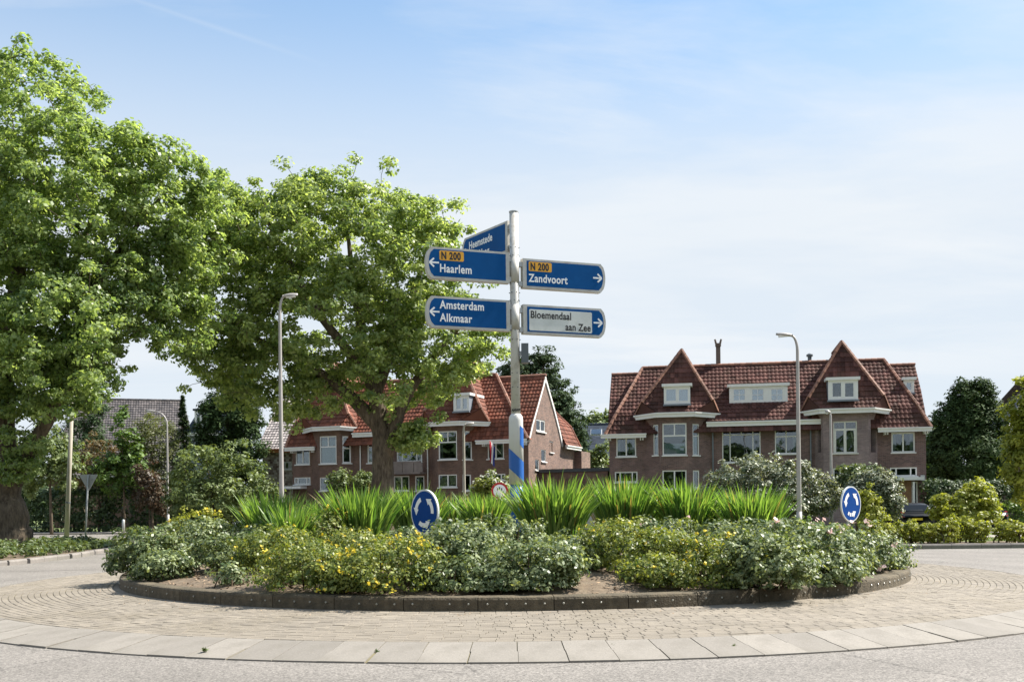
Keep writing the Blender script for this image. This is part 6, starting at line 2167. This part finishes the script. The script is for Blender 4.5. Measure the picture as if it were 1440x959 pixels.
YF, PK = 'petal_yellow', 'petal_pink'
SH = [
    ('euonymus_shrub', 'big dark glossy shrub at the far left end of the island', 213, 18.9, .82, 735, 'leaf_dark', 28, 210, .075, None),
    ('euonymus_shrub', 'silvery green shrub on the left of the island, behind the far left end shrub', 283, 20.1, .95, 722, 'leaf_silver', 26, 210, .072, None),
    ('euonymus_shrub', 'low dark shrub overhanging the kerb at the left end', 232, 17.2, .55, 770, 'leaf_dark', 26, 120, .07, None),
    ('seedling_shrub', 'small grey-green seedling alone on the bare soil, left front', 327, 15.5, .24, 795, 'leaf_silver', 16, 34, .065, None),
    ('euonymus_shrub', 'dark shrub between the left silvery shrub and the yellowish shrub', 330, 17.6, .62, 745, 'leaf_dark', 26, 140, .072, None),
    ('hypericum_shrub', 'yellowish shrub behind the largest left-hand yellow shrub', 388, 17.0, .72, 733, 'leaf_yellow', 26, 160, .06, (YF, 15, .045)),
    ('hypericum_shrub', 'largest yellow-tipped shrub at the front left of the island', 432, 14.75, .80, 752, 'leaf_yellow', 28, 220, .055, (YF, 43, .045)),
    ('hypericum_shrub', 'yellow-flowered shrub right below the left round blue sign', 548, 14.25, .74, 752, 'leaf_yellow', 28, 220, .055, (YF, 80, .05)),
    ('hypericum_shrub', 'yellow shrub tucked between two left blade-leaved clumps', 452, 18.8, .62, 715, 'leaf_yellow', 24, 130, .06, (YF, 23, .05)),
    ('hypericum_shrub', 'pale yellow shrub behind the front yellow shrubs, left of the blue sign', 500, 16.6, .66, 738, 'leaf_yellow', 26, 150, .058, (YF, 23, .045)),
    ('euonymus_shrub', 'tall silvery shrub immediately right of the left round blue sign', 648, 15.2, .76, 728, 'leaf_silver', 28, 230, .068, None),
    ('euonymus_shrub', 'dark silvery shrub at the front centre of the island by the kerb', 752, 14.15, .68, 755, 'leaf_silver', 28, 200, .068, None),
    ('euonymus_shrub', 'silvery shrub at front centre, left of the dark silvery one', 655, 14.1, .55, 778, 'leaf_dark', 26, 140, .066, None),
    ('euonymus_shrub', 'silvery shrub below the central blade-leaved clump', 702, 17.2, .80, 722, 'leaf_silver', 26, 180, .07, None),
    ('euonymus_shrub', 'green silvery shrub left of the bare soil gap at front right', 806, 15.8, .62, 745, 'leaf_silver', 26, 150, .07, None),
    ('hypericum_shrub', 'yellow-green shrub behind the bare soil gap', 878, 15.6, .72, 727, 'leaf_yellow', 26, 190, .058, (YF, 11, .04)),
    ('seedling_shrub', 'spindly yellow seedling on the bare soil gap', 893, 14.55, .22, 795, 'leaf_yellow', 14, 26, .06, None),
    ('hypericum_shrub', 'yellow shrub right of the bare soil gap', 950, 15.2, .72, 735, 'leaf_yellow', 26, 190, .058, (YF, 23, .045)),
    ('hypericum_shrub', 'yellow-flowered shrub at the front right of the island', 1008, 14.5, .66, 745, 'leaf_yellow', 28, 190, .056, (YF, 43, .05)),
    ('euonymus_shrub', 'large silvery shrub spilling over the kerb at the front right', 1083, 14.2, .66, 745, 'leaf_silver', 30, 230, .068, None),
    ('euonymus_shrub', 'broad silvery shrub in the right half, behind the one spilling over', 1150, 15.9, .88, 728, 'leaf_silver', 28, 240, .07, (PK, 6, .10)),
    ('euonymus_shrub', 'silvery shrub in front of the right round blue sign', 1200, 17.6, .80, 737, 'leaf_silver', 28, 200, .07, (PK, 9, .11)),
    ('euonymus_shrub', 'small silvery shrub at the right end of the island by the kerb', 1240, 18.4, .55, 752, 'leaf_silver', 26, 120, .07, None),
    ('euonymus_shrub', 'silvery shrub behind the front right yellow shrub', 1065, 17.6, .85, 725, 'leaf_silver', 26, 170, .072, None),
    ('rose_bush', 'pink-flowered rose bush between the lamp and the right blue sign', 1140, 19.6, .75, 722, 'leaf_green', 24, 130, .07, (PK, 12, .11)),
    ('rose_bush', 'orange-yellow leaved bush behind the left silvery shrub', 275, 23.2, .55, 712, 'leaf_gold', 22, 80, .075, (YF, 11, .07)),
    ('euonymus_shrub', 'low dark shrub between the two clumps right of the signpost', 935, 18.2, .70, 722, 'leaf_dark', 24, 130, .07, (PK, 3, .08)),
    ('hypericum_shrub', 'yellowish shrub at the foot of the clump right of the signpost', 868, 18.3, .60, 728, 'leaf_yellow', 24, 120, .06, (YF, 7, .045)),
    ('euonymus_shrub', 'silvery shrub half hidden behind the left round blue sign', 600, 18.8, .72, 737, 'leaf_silver', 24, 130, .07, None),
    ('euonymus_shrub', 'dark green shrub below the right-most blade-leaved clump', 1020, 18.4, .72, 727, 'leaf_dark', 24, 130, .07, None),
    ('euonymus_shrub', 'low leafy shrub on the kerb edge below the yellow-flowered shrub left of centre', 490, 14.3, .50, 782, 'leaf_yellow', 26, 120, .06, (YF, 13, .045)),
    ('euonymus_shrub', 'low silvery shrub on the kerb edge between the centre shrubs', 705, 14.05, .42, 785, 'leaf_silver', 26, 110, .064, None),
    ('hypericum_shrub', 'low yellow-green shrub on the kerb edge right of the soil gap', 935, 14.35, .46, 775, 'leaf_yellow', 26, 110, .058, (YF, 7, .045)),
    ('euonymus_shrub', 'low silvery shrub on the kerb edge toward the right end', 1160, 15.2, .55, 768, 'leaf_silver', 26, 120, .066, None),
    ('euonymus_shrub', 'dark shrub in shade between the leftmost clump and the yellow shrub', 372, 19.8, .75, 735, 'leaf_dark', 24, 130, .07, None),
]
for (nm, lab, px, Y, rx, h, lm, per, ncl, ls, bl) in SH:
    h = max(.3, at(px, h, Y).z - soil_z(gx(px, Y), Y) - .07)
    ishrub(nm, lab, px, Y, rx, h, lm, per + 6, int(ncl * 1.25), ls * .85, blossoms=bl)


# --- clumps of tall sword-shaped leaves
def blade(mb, base, az, lean, L, wd, bend, tone):
    d = Vector((math.cos(az), math.sin(az), 0))
    s = Vector((-d.y, d.x, 0))
    tw = random.uniform(-1.2, 1.2)
    s = s * math.cos(tw) + d * math.sin(tw)
    n = 5
    L_, R_ = [], []
    p = Vector(base)
    th = lean * .35
    for i in range(n + 1):
        f = i / n
        w_ = wd * .5 * (min(1, .55 + 1.6 * f) * (1 - f ** 2.6))
        L_.append(p - s * w_); R_.append(p + s * w_)
        th = lean * .35 + (lean * .65 + bend) * f ** 1.3
        p = p + (d * math.sin(th) + Vector((0, 0, math.cos(th)))) * (L / n)
    vs = L_ + R_
    k = n + 1
    mb.mesh(vs, [(i, k + i, k + i + 1, i + 1) for i in range(n)], tone)


protos = []
for i in range(10):
    mb = MB()
    blade(mb, (0, 0, 0), 0.0, R(6 + 4.2 * i), random.uniform(.95, 1.08), .055, R(random.uniform(4, 26)), .3 + .05 * i)
    ob = mb.build('leaf_blade', 'leaf_iris', None)
    protos.append(ob.data)
    bpy.data.objects.remove(ob)


def iris_clump(label, px, Y, rx, L, n, ntop=60):
    x = gx(px, Y); z = soil_z(x, Y)
    root = empty('montbretia_clump', (x, Y, z), 0, label, 'plant', 'clumps of tall sword-shaped leaves round the signpost')
    mb = MB()
    for i in range(n):
        a = random.uniform(0, 6.283); r = rx * math.sqrt(random.random())
        bx, by = r * .55 * math.cos(a), r * .48 * math.sin(a)
        lean = R(2) + R(35) * (r / rx) ** 1.2 + random.gauss(0, R(9))
        blade(mb, (bx, by, -.03), a + random.gauss(0, .5), max(.02, lean), L * random.uniform(.7, 1.06), random.uniform(.036, .064), R(random.uniform(-4, 34)), random.random())
    tag(mb.build('leaf_blades', 'leaf_iris', root), kind='stuff')
    for i in range(ntop):      # the blades standing free at the rim of the clump
        a = random.uniform(math.pi * .95, math.pi * 2.05); r = rx * random.uniform(.35, 1.0)
        k = min(9, max(0, int(10 * (r / rx) * random.uniform(.4, .85))))
        o = link_mesh('leaf_blade', protos[k], root)
        o.location = (r * .55 * math.cos(a), r * .48 * math.sin(a), -.03)
        o.rotation_euler = (0, 0, a + random.gauss(0, .4))
        s_ = L * random.uniform(.85, 1.1)
        o.scale = (s_, s_, s_)
    return root


for args in (
    ('leftmost clump of sword leaves, arching over the dark shrub', 388, 20.2, .80, 1.28, 400),
    ('short front clump of sword leaves left, hanging over the yellow shrub', 410, 18.4, .40, 1.05, 200, 40),
    ('clump of sword leaves left of the left round blue sign, below the stout trunk', 508, 19.4, .82, 1.26, 420),
    ('clump of sword leaves right behind the left round blue sign', 588, 21.2, .72, 1.18, 360),
    ('small clump of sword leaves just left of the signpost foot', 684, 20.2, .58, 1.0, 280),
    ('largest front clump of sword leaves just right of the signpost foot', 780, 18.4, .86, 1.32, 480, 80),
    ('tall clump of sword leaves below the garage, right of the largest one', 878, 20.4, .84, 1.36, 430),
    ('clump of sword leaves below the bay window of the right-hand house', 972, 20.2, .80, 1.34, 420),
    ('half hidden clump of sword leaves behind the gap between the two leftmost clumps', 448, 21.6, .60, 1.08, 260, 20),
    ('half hidden clump of sword leaves behind the left round blue sign, further right', 640, 22.6, .60, 1.05, 260, 20),
    ('half hidden clump of sword leaves at the signpost foot, behind the largest clump', 735, 22.2, .60, 1.10, 260, 20),
    ('half hidden clump of sword leaves behind, between the tall clump and the bay window clump', 926, 22.3, .66, 1.18, 280, 20),
    ('half hidden clump of sword leaves behind the two rightmost clumps', 1016, 21.8, .66, 1.16, 280, 20),
    ('rightmost rounded clump of sword leaves, below the tall right lamp', 1060, 19.6, .80, 1.30, 420, 80)):
    iris_clump(*args[:4], args[4], int(args[5] * 1.2), *args[6:])

# --- bed of low roses beyond the road on the right
k = 0
for px in range(1225, 1440, 19):
    Y = 34.6 + random.uniform(-.4, 1.2)
    hgt = random.uniform(.62, .92) if px < 1400 else .75
    if 1383 < px < 1412: continue
    k += 1
    x = gx(px, Y)
    root = small_tree('rose_bush', ('first', 'second', 'third', 'fourth', 'fifth', 'sixth', 'seventh', 'eighth', 'ninth', 'tenth', 'eleventh', 'twelfth')[k - 1] + ' low yellow-green rose bush from the left along the far right kerb', 'shrub', px, Y, 760,
                      [(x, Y, .13 + hgt * .5, .36, .38, hgt * .52), (x + .15, Y + .1, .13 + hgt * .75, .22, .25, hgt * .3)], 64, 26, .13, .085, 'leaf_gold', .03, z0=.13, trunkname='stems',
                      blossoms=('petal_white', 5, .07) if k % 3 == 0 else None)
    root['group'] = 'low rose bushes along the far right kerb'

# --- ground cover on the left verge, grass tufts
def cover(label, poly_pts, n, hgt, lsize, leafm, name='ground_cover', z=.13, red=0):
    pts = []
    P = np.array(poly_pts, float)
    mn, mx = P.min(0), P.max(0)

    def inside(p):
        c = False
        j = len(P) - 1
        for i in range(len(P)):
            if (P[i][1] > p[1]) != (P[j][1] > p[1]) and p[0] < (P[j][0] - P[i][0]) * (p[1] - P[i][1]) / (P[j][1] - P[i][1]) + P[i][0]: c = not c
            j = i
        return c
    while len(pts) < n:
        p = mn + (mx - mn) * rng.random(2)
        if inside(p): pts.append(p)
    pts = np.array(pts)
    hum = .35 + .65 * (0.5 + .5 * np.sin(pts[:, 0] * 2.1 + 1.3 * np.sin(pts[:, 1] * 1.7))) * (.6 + .4 * rng.random(n))
    C0 = np.column_stack([pts, z + hgt * hum])
    C, N, S, T = cluster_leaves(C0, .20, 20, lsize, .8, .9, spread=.6)
    C[:, 2] = np.maximum(C[:, 2], z + .01)
    o = leaf_mesh(name, C, N, S, leafm, None, .6, T)
    tag(o, label, 'plants', kind='stuff')
    return o


cover('low leafy ground cover filling the bed round the big trunk, left verge', [(-15.25, 28.2), (-15.0, 31), (-15.15, 34.6), (-15.7, 38.4), (-17, 39.6), (-26, 37.2), (-26, 22)], 1500, .42, .13, 'leaf_cover')
nG = 9000
Pg = np.column_stack([-17 - 20 * rng.random(nG), 37.5 + 14 * rng.random(nG), np.full(nG, .17)])
Pg = Pg[(Pg[:, 0] < -17 - (Pg[:, 1] - 44) * .6)]
o = leaf_mesh('grass', Pg, rng.normal(size=Pg.shape) + np.array([0, -.6, .2]), .12 + .1 * rng.random(len(Pg)), 'leaf_grass', None, .2, A=rng.normal(size=Pg.shape) * .3 + np.array([0, 0, 1.]))
tag(o, kind='stuff', label='sunlit lawn grass on the left verge behind the big trunk', cat='grass')
nG = 9000
Pg = np.column_stack([13 + 34 * rng.random(nG), 36.6 + 6.6 * rng.random(nG), np.full(nG, .03)])
o = leaf_mesh('grass', Pg, rng.normal(size=Pg.shape) + np.array([0, -.6, .2]), .10 + .09 * rng.random(len(Pg)), 'leaf_grass', None, .2, A=rng.normal(size=Pg.shape) * .3 + np.array([0, 0, 1.]))
tag(o, kind='stuff', label='strip of lawn behind the rose bed on the right', cat='grass')
